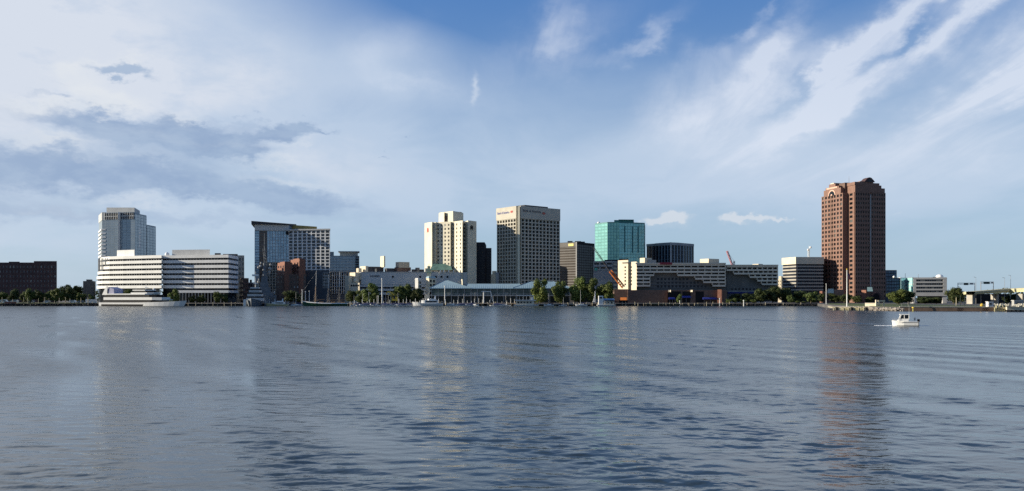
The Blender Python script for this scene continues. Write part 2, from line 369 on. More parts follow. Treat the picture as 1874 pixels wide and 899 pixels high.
class Building:
    def __init__(s, name, label, cat, base, group=None, cap=100):
        s.root = empty(name, (base[0], base[1], GZ), label, cat, group); s.panes = []; s.cap = cap
    def part(s, mb, name, m, smooth=False, parent=None, label=None):
        o = mb.build(name, m, parent or s.root, smooth)
        if label: o['label'] = label
        return o
    def prism(s, name, pts, z0, z1, m, ztop=None, parent=None): return s.part(MB().prism(pts, z0, z1, ztop), name, m, parent=parent)
    def pane(s, A, d, n, a0, a1, z0, z1, m, off=0., name='window'):
        s.panes.append((A, d, n, a0, a1, z0, z1, m, off, name))
    def facade(s, A, B, z0, z1, nx, nz, pier=.3, band=.4, depth=.5, wall=CONC, gl=G_DARK, name='facade_grid', horiz=False, skip=None, sub=False):
        d = Vector((B[0]-A[0], B[1]-A[1])); L = d.length; d /= L; n = (d.y, -d.x)
        w = L/nx; h = (z1-z0)/nz; mb = MB(); pw = pier*w/2; bh = band*h/2
        dp, db = (depth, depth+.03) if horiz else (depth+.03, depth)
        if pier > 0:
            for i in range(nx+1):
                c = i*w; a0, a1 = max(0, c-pw), min(L, c+pw)
                mb.obox(A, d, n, a0, a1, -.05, dp, z0+(.02 if horiz else 0), z1-(.02 if horiz else 0))
        if band > 0:
            for j in range(nz+1):
                c = z0+j*h; b0, b1 = max(z0, c-bh), min(z1, c+bh)
                e = 0 if horiz else .02
                mb.obox(A, d, n, e, L-e, -.05, db, b0+(0 if horiz else .02), b1-(0 if horiz else .02))
        if mb.v: s.part(mb, name, wall)
        for j in range(nz):
            for i in range(nx):
                if skip and skip(i, j): continue
                s.pane(A, d, n, i*w+pw-.02, (i+1)*w-pw+.02, z0+j*h+bh-.02, z0+(j+1)*h-bh+.02, gl, 0.01)
        return d, n, L
    def finish(s):
        pn = s.panes
        # the panes that show largest: big, facing the camera, high enough not to be hidden
        def key(p):
            A, d, n, a0, a1, z0, z1 = p[:7]
            vx, vy = A[0]+d[0]*(a0+a1)/2, A[1]+d[1]*(a0+a1)/2
            return -(a1-a0)*(z1-z0)*max(.02, -(n[0]*vx+n[1]*vy)/math.hypot(vx, vy))*(1. if z0 > 14 else .3)
        pn = sorted(pn, key=key); cap = s.cap
        rest = {}
        for k, (A, d, n, a0, a1, z0, z1, m, off, name) in enumerate(pn):
            c = (a0+a1)/2; cz = (z0+z1)/2
            if k < cap:
                o = bpy.data.objects.new(name, pane_mesh(a1-a0, z1-z0, m)); col.objects.link(o); o.parent = s.root
                o.location = (A[0]+d[0]*c+n[0]*off-s.root.location.x, A[1]+d[1]*c+n[1]*off-s.root.location.y, cz-s.root.location.z)
                o.rotation_euler = (0, 0, math.atan2(d[1], d[0]))
            else:
                rest.setdefault(m.name, MB()).obox(A, d, n, a0, a1, off-.0, off+.06, z0, z1)
        if rest:
            # one object, several glass materials
            mbs = list(rest.items()); o = mbs[0][1].build('window', MATS[mbs[0][0]], s.root); o['kind'] = 'stuff'
            if len(mbs) > 1:
                big = MB(); idx = []
                for i, (nm, mb) in enumerate(mbs):
                    k = len(big.v); big.v += mb.v; big.f += [tuple(v+k for v in f) for f in mb.f]; idx += [i]*len(mb.f)
                bpy.data.objects.remove(o); o = big.build('window', MATS[mbs[0][0]], s.root); o['kind'] = 'stuff'
                for nm, mb in mbs[1:]: o.data.materials.append(MATS[nm])
                o.data.polygons.foreach_set('material_index', idx)
        return s.root

def corner(L, C, Rr, Y, t):
    """footprint seen corner-on: near corner at px C and depth Y, left face leaning back by t degrees"""
    c = P(C, Y); t = R(t)
    dl = (-math.cos(t), math.sin(t)); dr = (math.sin(t), math.cos(t))
    def ln(px, d):
        k = (px-CX)/F; return (k*c[1]-c[0])/(d[0]-k*d[1])
    l, r = ln(L, dl), ln(Rr, dr)
    pl = (c[0]+dl[0]*l, c[1]+dl[1]*l); pr = (c[0]+dr[0]*r, c[1]+dr[1]*r)
    return pl, c, pr, (pl[0]+pr[0]-c[0], pl[1]+pr[1]-c[1])
def quad(L, Rr, Y, depth, Y2=None):
    """front wall from px L to px Rr, sides square or sheared along the view"""
    a = P(L, Y); b = P(Rr, Y2 or Y); d = Vector((b[0]-a[0], b[1]-a[1])).normalized()
    n = (-d.y*depth, d.x*depth)
    # off-centre footprints sheared so the side walls follow the view rays
    dx = 0.
    if Rr < CX-20: dx = min(0, X(Rr, b[1]+n[1])-b[0]-n[0])
    elif L > CX+20: dx = max(0, X(L, a[1]+n[1])-a[0]-n[0])
    return a, b, (b[0]+n[0]+dx, b[1]+n[1]), (a[0]+n[0]+dx, a[1]+n[1])
def inset(pts, k):
    cx = sum(p[0] for p in pts)/len(pts); cy = sum(p[1] for p in pts)/len(pts)
    return [(p[0]+(cx-p[0])*k, p[1]+(cy-p[1])*k) for p in pts]
def parapet(b, pts, z, m, h=1.1, t=.4, name='parapet'):
    mb = MB()
    for i in range(len(pts)):
        A, B = pts[i], pts[(i+1) % len(pts)]; d = Vector((B[0]-A[0], B[1]-A[1])); L = d.length
        if L < .01: continue
        d /= L; mb.obox(A, d, (d.y, -d.x), .0, L-t, -t, 0, z, z+h)
    b.part(mb, name, m)
def rooftop(b, pts, z, seed, n=4, m=None, h=2.2):
    rr = random.Random(seed); mb = MB()
    for _ in range(n):
        u, v = rr.uniform(.2, .8), rr.uniform(.15, .8)
        c = Vector(pts[0]).lerp(Vector(pts[1]), u).lerp(Vector(pts[3]).lerp(Vector(pts[2]), u), v)
        s_ = rr.uniform(1.2, 3.2); mb.box(c.x-s_, c.x+s_, c.y-s_*.7, c.y+s_*.7, z, z+rr.uniform(.6, 1)*h)
    b.part(mb, 'roof_plant', m or POLEG)

def text_mesh(o):
    dg = bpy.context.evaluated_depsgraph_get(); me = bpy.data.meshes.new_from_object(o.evaluated_get(dg))
    n = bpy.data.objects.new(o.name+'_', me); col.objects.link(n); n.parent = o.parent
    n.location = o.location; n.rotation_euler = o.rotation_euler; n.scale = o.scale; nm = o.name; bpy.data.objects.remove(o); n.name = nm
    return n

# ------------------------------------------------------------------ water
def make_water():
    m = bpy.data.materials.new('river_water'); m.use_nodes = True
    g = G(m.node_tree); p = g.n['Principled BSDF']
    p.inputs['Base Color'].default_value = (.030, .042, .046, 1)
    p.inputs['IOR'].default_value = 1.333
    at = g.node('ShaderNodeAttribute', attribute_name='ripple')     # slope of the ripples finer than the mesh
    g.l.new(g.m('MINIMUM', g.m('MAXIMUM', at.outputs['Fac'], .06), .24), p.inputs['Roughness'])
    tc = g.node('ShaderNodeTexCoord'); n = g.noise(tc.outputs['Object'], 5.5, 3, .6)
    b = g.node('ShaderNodeBump'); b.inputs['Strength'].default_value = .35; b.inputs['Distance'].default_value = .02
    g.l.new(n, b.inputs['Height']); g.l.new(b.outputs[0], p.inputs['Normal'])
    return m
WATER = make_water()
def wave_surface():
    import numpy as np
    rg = np.random.RandomState(4)
    NR, NC = 1500, 1000
    y = 14*np.exp(np.linspace(0, math.log(601/14), NR)); dy = np.gradient(y)
    u = np.linspace(-1, 1, NC); u = .80*u
    Xg = (y[:, None]+4)*u[None, :]; Yg_ = np.repeat(y[:, None], NC, 1)
    n = 110
    lam = np.exp(rg.uniform(math.log(.13), math.log(5.0), n)); th = rg.normal(R(8), R(34), n); ph = rg.uniform(0, 6.283, n)
    wgt = np.where(lam > 2.4, .42, np.where(lam > .3, 1.15, 1.1))
    SIG = .070
    sl_ = SIG*math.sqrt(2/n)*wgt
    def low(seed, k, lx, ly):
        q = np.random.RandomState(seed); f = 0
        for _ in range(k): f = f+np.sin(Xg/q.uniform(lx*.5, lx*1.6)*q.choice([-1, 1])+Yg_/q.uniform(ly*.5, ly*1.6)+q.uniform(0, 6.28))
        return f/math.sqrt(k/2)
    patch = np.clip(1+.12*low(1, 7, 9, 22)+.28*low(2, 7, 1.6, 3.2), .35, 2.2)
    def gauss_line(x0, y0, x1, y1, w):
        d = np.array([x1-x0, y1-y0]); L = np.hypot(*d); d = d/L
        a = (Xg-x0)*d[0]+(Yg_-y0)*d[1]; c = -(Xg-x0)*d[1]+(Yg_-y0)*d[0]
        return a, c, np.exp(-(c/w)**2)*np.clip(np.minimum(a, L-a)/6, 0, 1)
    _, _, sk = gauss_line(X(1682, 190), 190, X(2050, 160), 160, 3.2)
    _, _, sk2 = gauss_line(X(1250, 270), 270, X(1520, 226), 226, 4)
    patch = patch*(1-.62*sk)*(1-.35*sk2)
    H = np.zeros_like(Xg); lost = np.zeros(NR)
    for k in range(n):
        t = np.clip((lam[k]/dy-.85)/1.0, 0, 1); t = t*t*(3-2*t); lost += sl_[k]**2/2*(1-t*t)
        kk = 2*math.pi/lam[k]; H += (t*sl_[k]/kk)[:, None]*np.sin(kk*(Xg*math.sin(th[k])+Yg_*math.cos(th[k]))+ph[k])
    H *= patch
    a, c, wk = gauss_line(X(1270, 246), 246, X(1634, 183), 183, 2.6)
    H += wk*.14*np.cos(c*2*math.pi/3.0+.6*np.sin(a*.35))
    a, c, wk = gauss_line(X(1330, 226), 226, X(1640, 181), 181, 1.5)
    H += wk*.08*np.cos(c*2*math.pi/2.2+.6*np.sin(a*.5))
    ro = np.sqrt(np.maximum(1e-6, np.sqrt(2*lost)[:, None]*patch))
    fade = np.clip((601-Yg_)/6, 0, 1); H *= fade
    co = np.stack([Xg, Yg_, H], -1).reshape(-1, 3).astype(np.float32)
    idx = (np.arange(NR-1)[:, None]*NC+np.arange(NC-1)[None, :]).ravel()
    q = np.stack([idx, idx+1, idx+NC+1, idx+NC], 1).astype(np.int32)
    me = bpy.data.meshes.new('water'); me.vertices.add(len(co)); me.vertices.foreach_set('co', co.ravel())
    me.loops.add(q.size); me.loops.foreach_set('vertex_index', q.ravel())
    me.polygons.add(len(q)); me.polygons.foreach_set('loop_start', np.arange(0, q.size, 4, dtype=np.int32)); me.polygons.foreach_set('use_smooth', np.ones(len(q), dtype=bool))
    at = me.attributes.new('ripple', 'FLOAT', 'POINT'); at.data.foreach_set('value', np.repeat(np.ones((1,)), 1).astype(np.float32) if False else ro.ravel().astype(np.float32))
    me.materials.append(WATER); me.update(); me.validate()
    o = bpy.data.objects.new('water', me); col.objects.link(o); tag(o, kind='structure')
wave_surface()
mb = MB(); mb.face([(-3000, -400, -.45), (3000, -400, -.45), (3000, 1200, -.45), (-3000, 1200, -.45)])
_o = mb.build('water', WATER); tag(_o, kind='structure')
_a = _o.data.attributes.new('ripple', 'FLOAT', 'POINT'); [setattr(d_, 'value', .3) for d_ in _a.data]

# ------------------------------------------------------------------ land
SHORE = [(-3000, 600), (P(1496, 600)[0], 600), P(1508, 520), P(1530, 430), P(1560, 408), P(1600, 392), P(1640, 372), (P(1874, 366)[0], 366), (900, 366), (3000, 366)]
g_ = mat('asphalt_ground', (.11, .105, .10), .95, .25, .03)
mb = MB(); mb.prism(SHORE+[(3000, 12000), (-3000, 12000)], -1.5, GZ-.12); tag(mb.build('ground', g_), kind='structure')
GRASSM = mat('mown_grass', (.075, .095, .03), .95, .3, .06)
mb = MB(); mb.box(-1200, X(178, 605), 604, 680, GZ-.12, GZ); tag(mb.build('lawn', GRASSM), kind='structure')
PAVE = mat('promenade_paving', (.30, .27, .23), .9, .15, .2)
mb = MB(); mb.box(X(178, 605)+.02, X(1490, 601)-4, 600.6, 640, GZ-.12, GZ); tag(mb.build('promenade', PAVE), kind='structure')
mb = MB(); mb.prism([P(1515, 530), P(1560, 425), P(1600, 402), P(1650, 382), (P(1900, 372)[0], 372), (P(2000, 372)[0], 560), P(1515, 600)], GZ-.12, GZ); tag(mb.build('lawn', GRASSM), kind='structure')
# quay faces
def wall_run(name, pts, z0, z1, t, m, label, capm=None):
    r = empty(name, (pts[0][0], pts[0][1], 0), label, 'quay wall')
    mb = MB(); cp = MB()
    for a, b in zip(pts[:-1], pts[1:]):
        d = Vector((b[0]-a[0], b[1]-a[1])); L = d.length; d /= L; n = (d.y, -d.x)
        mb.obox(a, d, n, 0, L, -.2, t, z0, z1)
        if capm: cp.obox(a, d, n, 0, L, -.5, t+.15, z1, z1+.28)
    mb.build('wall', m, r)
    if capm: cp.build('coping', capm, r)
wall_run('quay_wall', [(-700, 600), (X(1496, 600), 600)], -1, 1.86, .6, QUAYD, 'long dark tarred quay wall running under the whole city waterfront')
wall_run('seawall', [P(1646, 371.5), (X(1820, 366), 365.5)], -1, 1.75, .5, QUAY, 'brown seawall with pale coping at the water on the right', CAP)

# ------------------------------------------------------------------ buildings, from the left
# dark brick block
q = quad(-60, 104, 720, 30)
b = Building('brick_block', 'long dark brick block seven storeys high behind the lawn trees', 'building', q[0])
z1 = Z(482, 720)
b.prism('wall', q, GZ-.1, z1, BRICKD)
b.facade(q[0], q[1], GZ, z1-1, 26, 8, .62, .55, .18, BRICKD, G_BRICK)
parapet(b, q, z1, BRICKD, .7)
b.prism('roof_penthouse', quad(16, 36, 724, 8), z1, Z(479, 724), BRICKD); b.prism('roof_penthouse', quad(62, 104, 722, 14), z1, Z(478, 722), BRICKD)
b.finish()
q = corner(152, 156, 175, 800, 70)
b = Building('concrete_block', 'small grey concrete block between the lawn trees and the white banded offices', 'building', q[1])
b.prism('wall', q, GZ-.1, Z(515, 800), CONCD); b.facade(q[1], q[2], 8, Z(516, 800), 6, 4, .3, .4, .3, CONCD); b.prism('roof_penthouse', inset(q, .5), Z(515, 800), Z(512, 800), CONCD); b.finish()

# slate glass tower
A, B_, C_, D_, E_ = P(181, 792), P(187, 762), P(247, 754), P(268, 778), P(285, 800)
b = Building('glass_tower', 'slate blue glass office tower with a white fin rising behind the white banded offices', 'building', B_)
zt = Z(389, 760)
back = [(E_[0]+4, 830), (A[0]+4, 830)]
b.prism('wall', [A, B_, C_, (X(250, 800), 800), (X(184, 815), 815)], GZ-.1, zt, STEEL)
b.prism('stepped_wing', [(C_[0]-.5, C_[1]+1), D_, (X(268, 812), 812), (X(245, 815), 815)], GZ-.1, Z(393, 770), STEEL)
b.prism('low_wing', [(D_[0]-.5, D_[1]+1.), E_, (X(284.5, 826), 826), (X(262, 826), 826)], GZ-.1, Z(413, 790), STEEL)
z0 = Z(470, 760); zc = Z(403, 760)
b.facade((B_[0]+5*.0, B_[1]), C_, z0, zc, 8, 14, .06, .10, .08, STEEL, G_SLATE)
b.facade(C_, D_, Z(470, 770), Z(395, 770), 4, 14, .08, .14, .10, STEEL, G_SLATE, name='side_glazing_grid')
b.facade((D_[0], D_[1]+1), E_, Z(470, 790), Z(415, 790), 3, 11, .08, .14, .10, STEEL, G_SLATE, name='wing_glazing_grid')
mb = MB(); d = Vector((C_[0]-B_[0], C_[1]-B_[1])); L = d.length; d /= L; n = (d.y, -d.x)
for i in range(17): mb.obox(B_, d, n, 3+i*(L-4)/16.5, 3.35+i*(L-4)/16.5, 0, .5, zc+.4, zt-.2)
mb.obox(B_, d, n, 2.6, L-.4, 0, .35, (zc+zt)/2-.5, (zc+zt)/2+.3)
b.part(mb, 'crown_louvres', CONCL)
b.prism('dark_louvre_panel', [(B_[0]+d.x*a+n[0]*c, B_[1]+d.y*a+n[1]*c) for a, c in ((3, .12), (L-1, .12), (L-1, 0), (3, 0))], zc+1, zt-1, NAVY)
_p = [(B_[0]+d.x*a+n[0]*c, B_[1]+d.y*a+n[1]*c) for a, c in ((L*.49, .1), (L*.545, 2.6), (L*.552, .1))]
b.prism('vertical_fin', _p, z0, zt, WHITE)
mb = MB()
for j in range(9):
    zz = Z(421+j*6.8, 765); mb.prism([(A[0]-.7, A[1]), (B_[0]-.6, B_[1]-.8), (B_[0]+3.8, B_[1]-1.2), (B_[0]+3.8, B_[1]), (A[0]+1, A[1]+2)], zz-.75, zz+.75)
b.part(mb, 'balcony_band', WHITE)
b.prism('bright_corner_panel', [(A[0]-.3, A[1]), (B_[0]-.2, B_[1]-.3), (B_[0]+3.2, B_[1]-.7), (B_[0]+3.2, B_[1]+1), (A[0]+2, A[1]+2)], zc, zt+.3, CONCL)
b.prism('penthouse', [P(195, 768), P(246, 762), P(256, 778), P(256, 810), P(196, 810)], zt, Z(380, 765), CONCL, ztop=[Z(380, 768), Z(380, 762), Z(386, 778), Z(386, 810), Z(380, 810)])
mb = MB()
for j in range(6): mb.box(C_[0]+2.6, C_[0]+3.6, C_[1]+2.1, C_[1]+3.6, Z(421+j*6, 760)-1, Z(421+j*6, 760)+1.0)
b.part(mb, 'side_balconies', WHITE)
b.finish()

# white banded office building
def banded(b, pts, bands, m, gm, k, name='white_band'):
    z_lo = min(q[0] for q in bands); z_hi = max(q[1] for q in bands)
    b.prism('window_ribbon_core', offset_in(pts, k), GZ-.1, z_hi-.5, gm)
    for z0, z1 in bands: b.prism(name, pts, z0, z1, m)
def offset_in(pts, k):
    """shrink a polygon (clockwise or not) by k metres"""
    n = len(pts); a = sum(pts[i][0]*pts[(i+1) % n][1]-pts[(i+1) % n][0]*pts[i][1] for i in range(n)); sg = 1 if a > 0 else -1
    out = []
    for i in range(n):
        p0, p1, p2 = Vector(pts[i-1]), Vector(pts[i]), Vector(pts[(i+1) % n])
        e1 = (p1-p0).normalized(); e2 = (p2-p1).normalized()
        n1 = Vector((-e1.y, e1.x))*sg; n2 = Vector((-e2.y, e2.x))*sg
        q = (n1+n2); q = q/max(.3, q.length_squared)*2
        out.append((p1.x+q.x*k, p1.y+q.y*k))
    return out
Yw = 645
LA = [P(295.5, 645), P(260, 652.5), P(225, 660.5), P(200, 667), P(187, 671.5), P(180.5, 677), P(177, 686), P(178, 720), P(296, 730)]
cA = P(295, 650.5); cB = P(418, 638.5); cC = P(436, 668); RB = [cA, cB, cC, (X(435, 715), 715), (X(300, 720), 720)]
b = Building('banded_office', 'wide white office building with curved left wing and dark ribbon windows', 'building', cA)
zb = [(Z(p+5.4, Yw), Z(p, Yw)) for p in (467.0, 476.2, 485.4, 494.6, 503.8, 513.0, 522.2)]
for k, (z0, z1) in enumerate(zb):
    sh = max(0, 4-k)*.7
    pts = [(p[0]+(sh if i in (4, 5, 6, 7) else 0), p[1]+(sh*.3 if i in (4, 5, 6) else 0)) for i, p in enumerate(LA)]
    if k < 6: b.prism('window_ribbon', offset_in(pts, 1.3), zb[k+1][1]-.5, z0+.3, G_DARK)
    b.prism('white_band', pts, z0, z1, WHITE)
    b.prism('white_band', RB, z0+.01, z1+.01, WHITE)
b.prism('white_band', [P(325, 643.), cB, cC, (X(434, 700), 700), P(325, 700)], Z(536, Yw), Z(531.5, Yw), WHITE)
b.prism('window_ribbon', offset_in(LA, 1.3), GZ-.1, zb[-1][0]+.3, G_DARK); b.prism('window_ribbon', offset_in(RB, 1.3), GZ-.1, zb[0][1]-.62, G_DARK)
for (pts, segs) in ((LA, 6), (RB, 2)):
    mb = MB(); o_ = offset_in(pts, .9)
    for i in range(segs):
        A, B2 = o_[i], o_[i+1]; d = Vector((B2[0]-A[0], B2[1]-A[1])); L = d.length; d /= L; nn = (d.y, -d.x) if pts is RB else (-d.y, d.x)
        for k in range(max(1, int(L/2.6))):
            mb.obox(A, d, nn, k*2.6+1.2, k*2.6+1.42, -.5, .1, zb[-1][0]-.3, zb[0][1]-1)
    b.part(mb, 'mullion', POLEG)
b.prism('penthouse', quad(214, 246, 668, 14, 660), zb[0][1], Z(457.5, 662), WHITE)
b.prism('penthouse', quad(315, 384, 655, 16, 649), zb[0][1], Z(457.5, 655), CONCL)
b.prism('roof_plant', quad(393, 404, 664, 5), zb[0][1], Z(463.5, 664), ROOFG); b.prism('roof_plant', quad(408, 435, 676, 5), zb[0][1], Z(465, 676), ROOFG)
b.part(MB().ball((X(306, 655), 655, zb[0][1]+1), 1.8), 'roof_dome', BOATW, True)
mb = MB()
for i in range(17): mb.box(X(322+i*5.8, 641), X(322+i*5.8, 641)+.7, 640.5, 641.2, GZ, Z(536, Yw))
b.part(mb, 'ground_floor_columns', CONC)
b.finish()
q = corner(429, 431, 447, 735, 70)
b = Building('tan_apartment', 'narrow tan apartment tower standing behind the right end of the white banded offices', 'building', q[1])
b.prism('wall', q, GZ-.1, Z(469, 735), CONC); b.facade(q[1], q[2], GZ+2, Z(470, 735), 3, 9, .5, .4, .3, CONC, G_HOTEL); b.facade(q[0], q[1], GZ+2, Z(470, 735), 2, 9, .5, .4, .3, CONC, G_HOTEL, name='side_grid')
parapet(b, q, Z(469, 735), CONC, .8); b.finish()
q = corner(440, 445, 455, 715, 45)
b = Building('brick_house', 'low brown brick building in the gap beside the tan tower', 'building', q[1])
b.prism('wall', q, GZ-.1, Z(509, 715), BRICK2); b.facade(q[1], q[2], GZ+1, Z(510, 715), 3, 5, .4, .45, .2, BRICK2, G_HOTEL); b.facade(q[0], q[1], GZ+1, Z(510, 715), 2, 5, .4, .45, .2, BRICK2, G_HOTEL, name='side_grid'); b.finish()
q = corner(451, 455, 468, 725, 60)
b = Building('slate_house', 'low slate coloured building just left of the glass hotel', 'building', q[1])
b.prism('wall', q, GZ-.1, Z(517, 725), STEEL); b.facade(q[1], q[2], GZ+1, Z(518, 725), 4, 4, .3, .45, .2, CONCD); b.prism('chimney', quad(457, 461, 727, 2), Z(517, 725), Z(512, 725), BLACK); b.finish()

# glass and concrete hotel
A, B_, C_ = P(466, 778), P(529, 784), P(604, 775)
b = Building('hotel_tower', 'hotel tower half blue glass under a tilted roof, half pale concrete grid', 'building', B_)
zl, zr = Z(411, 778), Z(415, 784)
b.prism('glass_wing', [A, B_, (B_[0]-3, 815), (A[0]-9, 812)], GZ-.1, zl, STEEL)
b.prism('roof_slab', [(A[0]-2.2, A[1]-3), (B_[0]+1, B_[1]-2.5), (B_[0]-2, 818), (A[0]-12, 815)], zl, zl, ROOFG, ztop=[Z(404.6, 776), Z(410.0, 781), Z(410., 815), Z(404.6, 812)])
b.prism('crown_band', [(A[0]+.3, A[1]-.8), (B_[0], B_[1]-.8), (B_[0], B_[1]), (A[0]+.3, A[1])], Z(422, 778), zl+.2, CONCL)
d = Vector((B_[0]-A[0], B_[1]-A[1])); L = d.length; d /= L; n = (d.y, -d.x)
def sub(A, B, u): return (A[0]+(B[0]-A[0])*u, A[1]+(B[1]-A[1])*u)
b.facade(sub(A, B_, .0), sub(A, B_, .14), Z(540, 778), Z(422.5, 778), 1, 24, .2, .25, .15, STEEL, G_BLUE, name='corner_glazing')
b.facade(sub(A, B_, .14), sub(A, B_, .36), Z(540, 778), Z(422.5, 778), 3, 24, .12, .2, .15, BRICK2, G_BROWN, name='brown_glazing')
b.facade(sub(A, B_, .36), B_, Z(480, 778), Z(422.5, 778), 8, 10, .22, .12, .25, POLEG, G_BLUE, name='blue_glazing')
b.facade(sub(A, B_, .36), B_, Z(540, 778), Z(480.5, 778), 8, 12, .22, .2, .25, CONC, G_DARK, name='lower_glazing')
C0 = (B_[0]+.3, B_[1]-1.5)
HCONC = mat('hotel_concrete', (.74, .74, .72), .8, .06, .15)
b.prism('concrete_wing', [C0, C_, (X(603, 822), 822), (B_[0]-6, 822)], GZ-.1, Z(422, 785), CONCL)
b.facade(C0, C_, Z(500, 786), Z(423, 786), 9, 13, .24, .24, .8, HCONC, glass('hotel_grey_glass', (.04, .045, .05), (.12, .13, .14), spec=.4), name='concrete_grid')
b.facade(C0, C_, Z(545, 786), Z(500.5, 786), 9, 4, .2, .3, .3, CONCD, G_DARK, name='podium_grid')
b.prism('cornice', [(C0[0]-3.4, C0[1]-1.2), (C_[0]+.6, C_[1]-1.6), (X(603.5, 824), 824), (C0[0]-8, 822)], Z(423, 786)+.02, Z(420.5, 786), CONCL)
b.prism('gold_penthouse', [P(530, 800), P(580, 804), P(580, 815), P(530, 815)], Z(421, 786), Z(412, 800), mat('gold_panel', (.40, .29, .09), .5, .12), ztop=[Z(411.5, 800), Z(415, 804), Z(415, 815), Z(411.5, 815)])
b.prism('roof_penthouse', [P(540, 794), P(601, 800), P(601, 815), P(540, 815)], Z(421, 786)+.01, Z(419, 796), CONC)
b.part(MB().ball((C0[0]-1.2, C0[1]-1.8, Z(427, 784)), 1.6), 'round_sign', BLACK, True)
mb = MB()
for px in (573, 583): mb.box(X(px-3, 782), X(px+3, 782), 782, 785.6, Z(498, 783), Z(492, 783))
b.part(mb, 'yellow_portal', YELLOW)
b.finish()

# brick building with two sunlit towers
b = Building('brick_building', 'brown brick building with two orange sunlit tower blocks below the hotel', 'building', P(535, 672))
q = quad(506, 560, 676, 30); b.prism('wall', q, GZ-.1, Z(502, 676), BRICK2)
b.facade(q[0], q[1], GZ+3, Z(503, 676), 9, 5, .62, .6, .15, BRICK2, G_HOTEL)
for (L_, C1, R_, py, nz) in ((508, 521, 534, 482, 4), (532, 548, 559, 476, 6)):
    q = corner(L_, C1, R_, 674, 58); b.prism('tower_block', q, GZ-.1, Z(py, 674), BRICKO)
    zz = Z(py, 674); b.facade(q[0], q[1], zz-nz*3.6, zz-1, 3, nz, .55, .5, .15, BRICKO, G_DARK, name='tower_window_grid')
    parapet(b, q, zz, BRICKO, .9, name='tower_parapet')
    b.prism('tower_cap', inset(q, .35), zz, zz+1.6, BRICKO)
b.finish()
q = quad(559, 603, 690, 25)
b = Building('slate_warehouse', 'plain dark slate grey block between the brick towers and the white columned building', 'building', q[0])
b.prism('wall', q, GZ-.1, Z(497, 690), mat('slate_cladding', (.075, .085, .10), .7, .12, .1, stain=.3)); parapet(b, q, Z(497, 690), CONCD)
b.facade(sub(q[0], q[1], .72), q[1], 14, Z(499, 690), 4, 5, .3, .3, .2, CONCG)
b.finish()
# blue office and columned block
q = quad(604, 651, 850, 40, 856)
b = Building('blue_glass_office', 'blue grey glass office block with a wide roof slab right of the hotel', 'building', q[0])
b.prism('wall', q, GZ-.1, Z(468, 850), STEEL); b.facade(q[0], q[1], Z(500, 850), Z(469, 850), 8, 6, .06, .14, .12, STEEL, G_SLATE)
q2 = quad(651, 657.5, 853, 34); b.prism('dark_side_wing', q2, GZ-.1, Z(468.5, 853), NAVY); b.facade(q2[0], q2[1], Z(500, 853), Z(469, 853), 1, 7, .1, .4, .3, STEEL, G_DARK, name='side_ribbons')
b.prism('penthouse', quad(622, 655, 860, 20, 862), Z(468, 850)-.02, Z(461.5, 860), CONCL); b.prism('roof_slab', quad(619, 658, 856, 26, 858), Z(461.5, 860)+.01, Z(460, 860), CONCL)
b.prism('roof_plant', quad(604, 611, 860, 8), Z(468, 850), Z(461, 860), STEEL); b.finish()
q = quad(604, 642, 780, 20)
b = Building('columned_block', 'low building with white vertical columns below the blue glass office', 'building', q[0])
b.prism('wall', q, GZ-.1, Z(498, 780), CONCD); b.facade(q[0], q[1], GZ+8, Z(498.5, 780), 9, 6, .34, .12, .7, CONCL, G_DARK, name='column_grid'); b.prism('roof_slab', quad(603, 643, 779, 22), Z(498, 780)+.01, Z(496.5, 780), CONCG); b.finish()

# grey market hall and parking deck
Yg = 692
HALLC = mat('pale_hall_concrete', (.56, .56, .54), .85, .08, .1, stain=.2)
b = Building('parking_hall', 'long windowless grey concrete hall over open parking decks behind the marina', 'building', P(760, Yg))
q = [P(655, Yg+6), P(661, Yg), P(858, Yg), P(862, Yg+30), P(655, Yg+30)]
b.prism('wall', q, Z(521, Yg), Z(498.5, Yg), HALLC)
b.prism('lit_end_wall', [P(652, Yg+12), P(657.5, Yg-.4), P(660.8, Yg-.4), P(660.8, Yg+10)], Z(512, Yg), Z(499, Yg), CREAM2)
b.prism('dark_deck_core', quad(640, 856, Yg+6, 22), GZ-.1, Z(521, Yg)-.02, BLACK)
for py in (523.5, 530.5, 537.5):
    b.prism('deck_spandrel', quad(655, 856, Yg-.5, 1.2), Z(py+2, Yg), Z(py-2, Yg), HALLC)
mb = MB()
for i in range(15): mb.box(X(658+i*14, Yg+.3), X(659.6+i*14, Yg+.3), Yg+.3, Yg+1.4, GZ, Z(521, Yg))
b.part(mb, 'deck_column', CONCG)
mb = MB()
for px in (719, 769, 798, 808, 819): mb.prism(quad(px-1.6, px+1.6, Yg-.25, .4), Z(508.5, Yg), Z(505, Yg))
b.part(mb, 'wall_vent', BLACK)
b.prism('parapet', quad(661, 830, Yg-.3, .8), Z(498.5, Yg)+.01, Z(497.6, Yg), CONCL)
tx = bpy.data.curves.new('wall_lettering', 'FONT'); tx.body = 'WATERSIDE'; tx.size = 2.1; tx.extrude = .08; tx.align_x = 'LEFT'
to = bpy.data.objects.new('wall_lettering', tx); col.objects.link(to); to.parent = b.root; to.rotation_euler = (R(90), 0, 0)
to.location = (X(677, Yg)-b.root.location.x, Yg-.12-b.root.location.y, Z(507.2, Yg)-GZ); tx.materials.append(BLACK); to.scale = (.72, 1, 1); text_mesh(to)
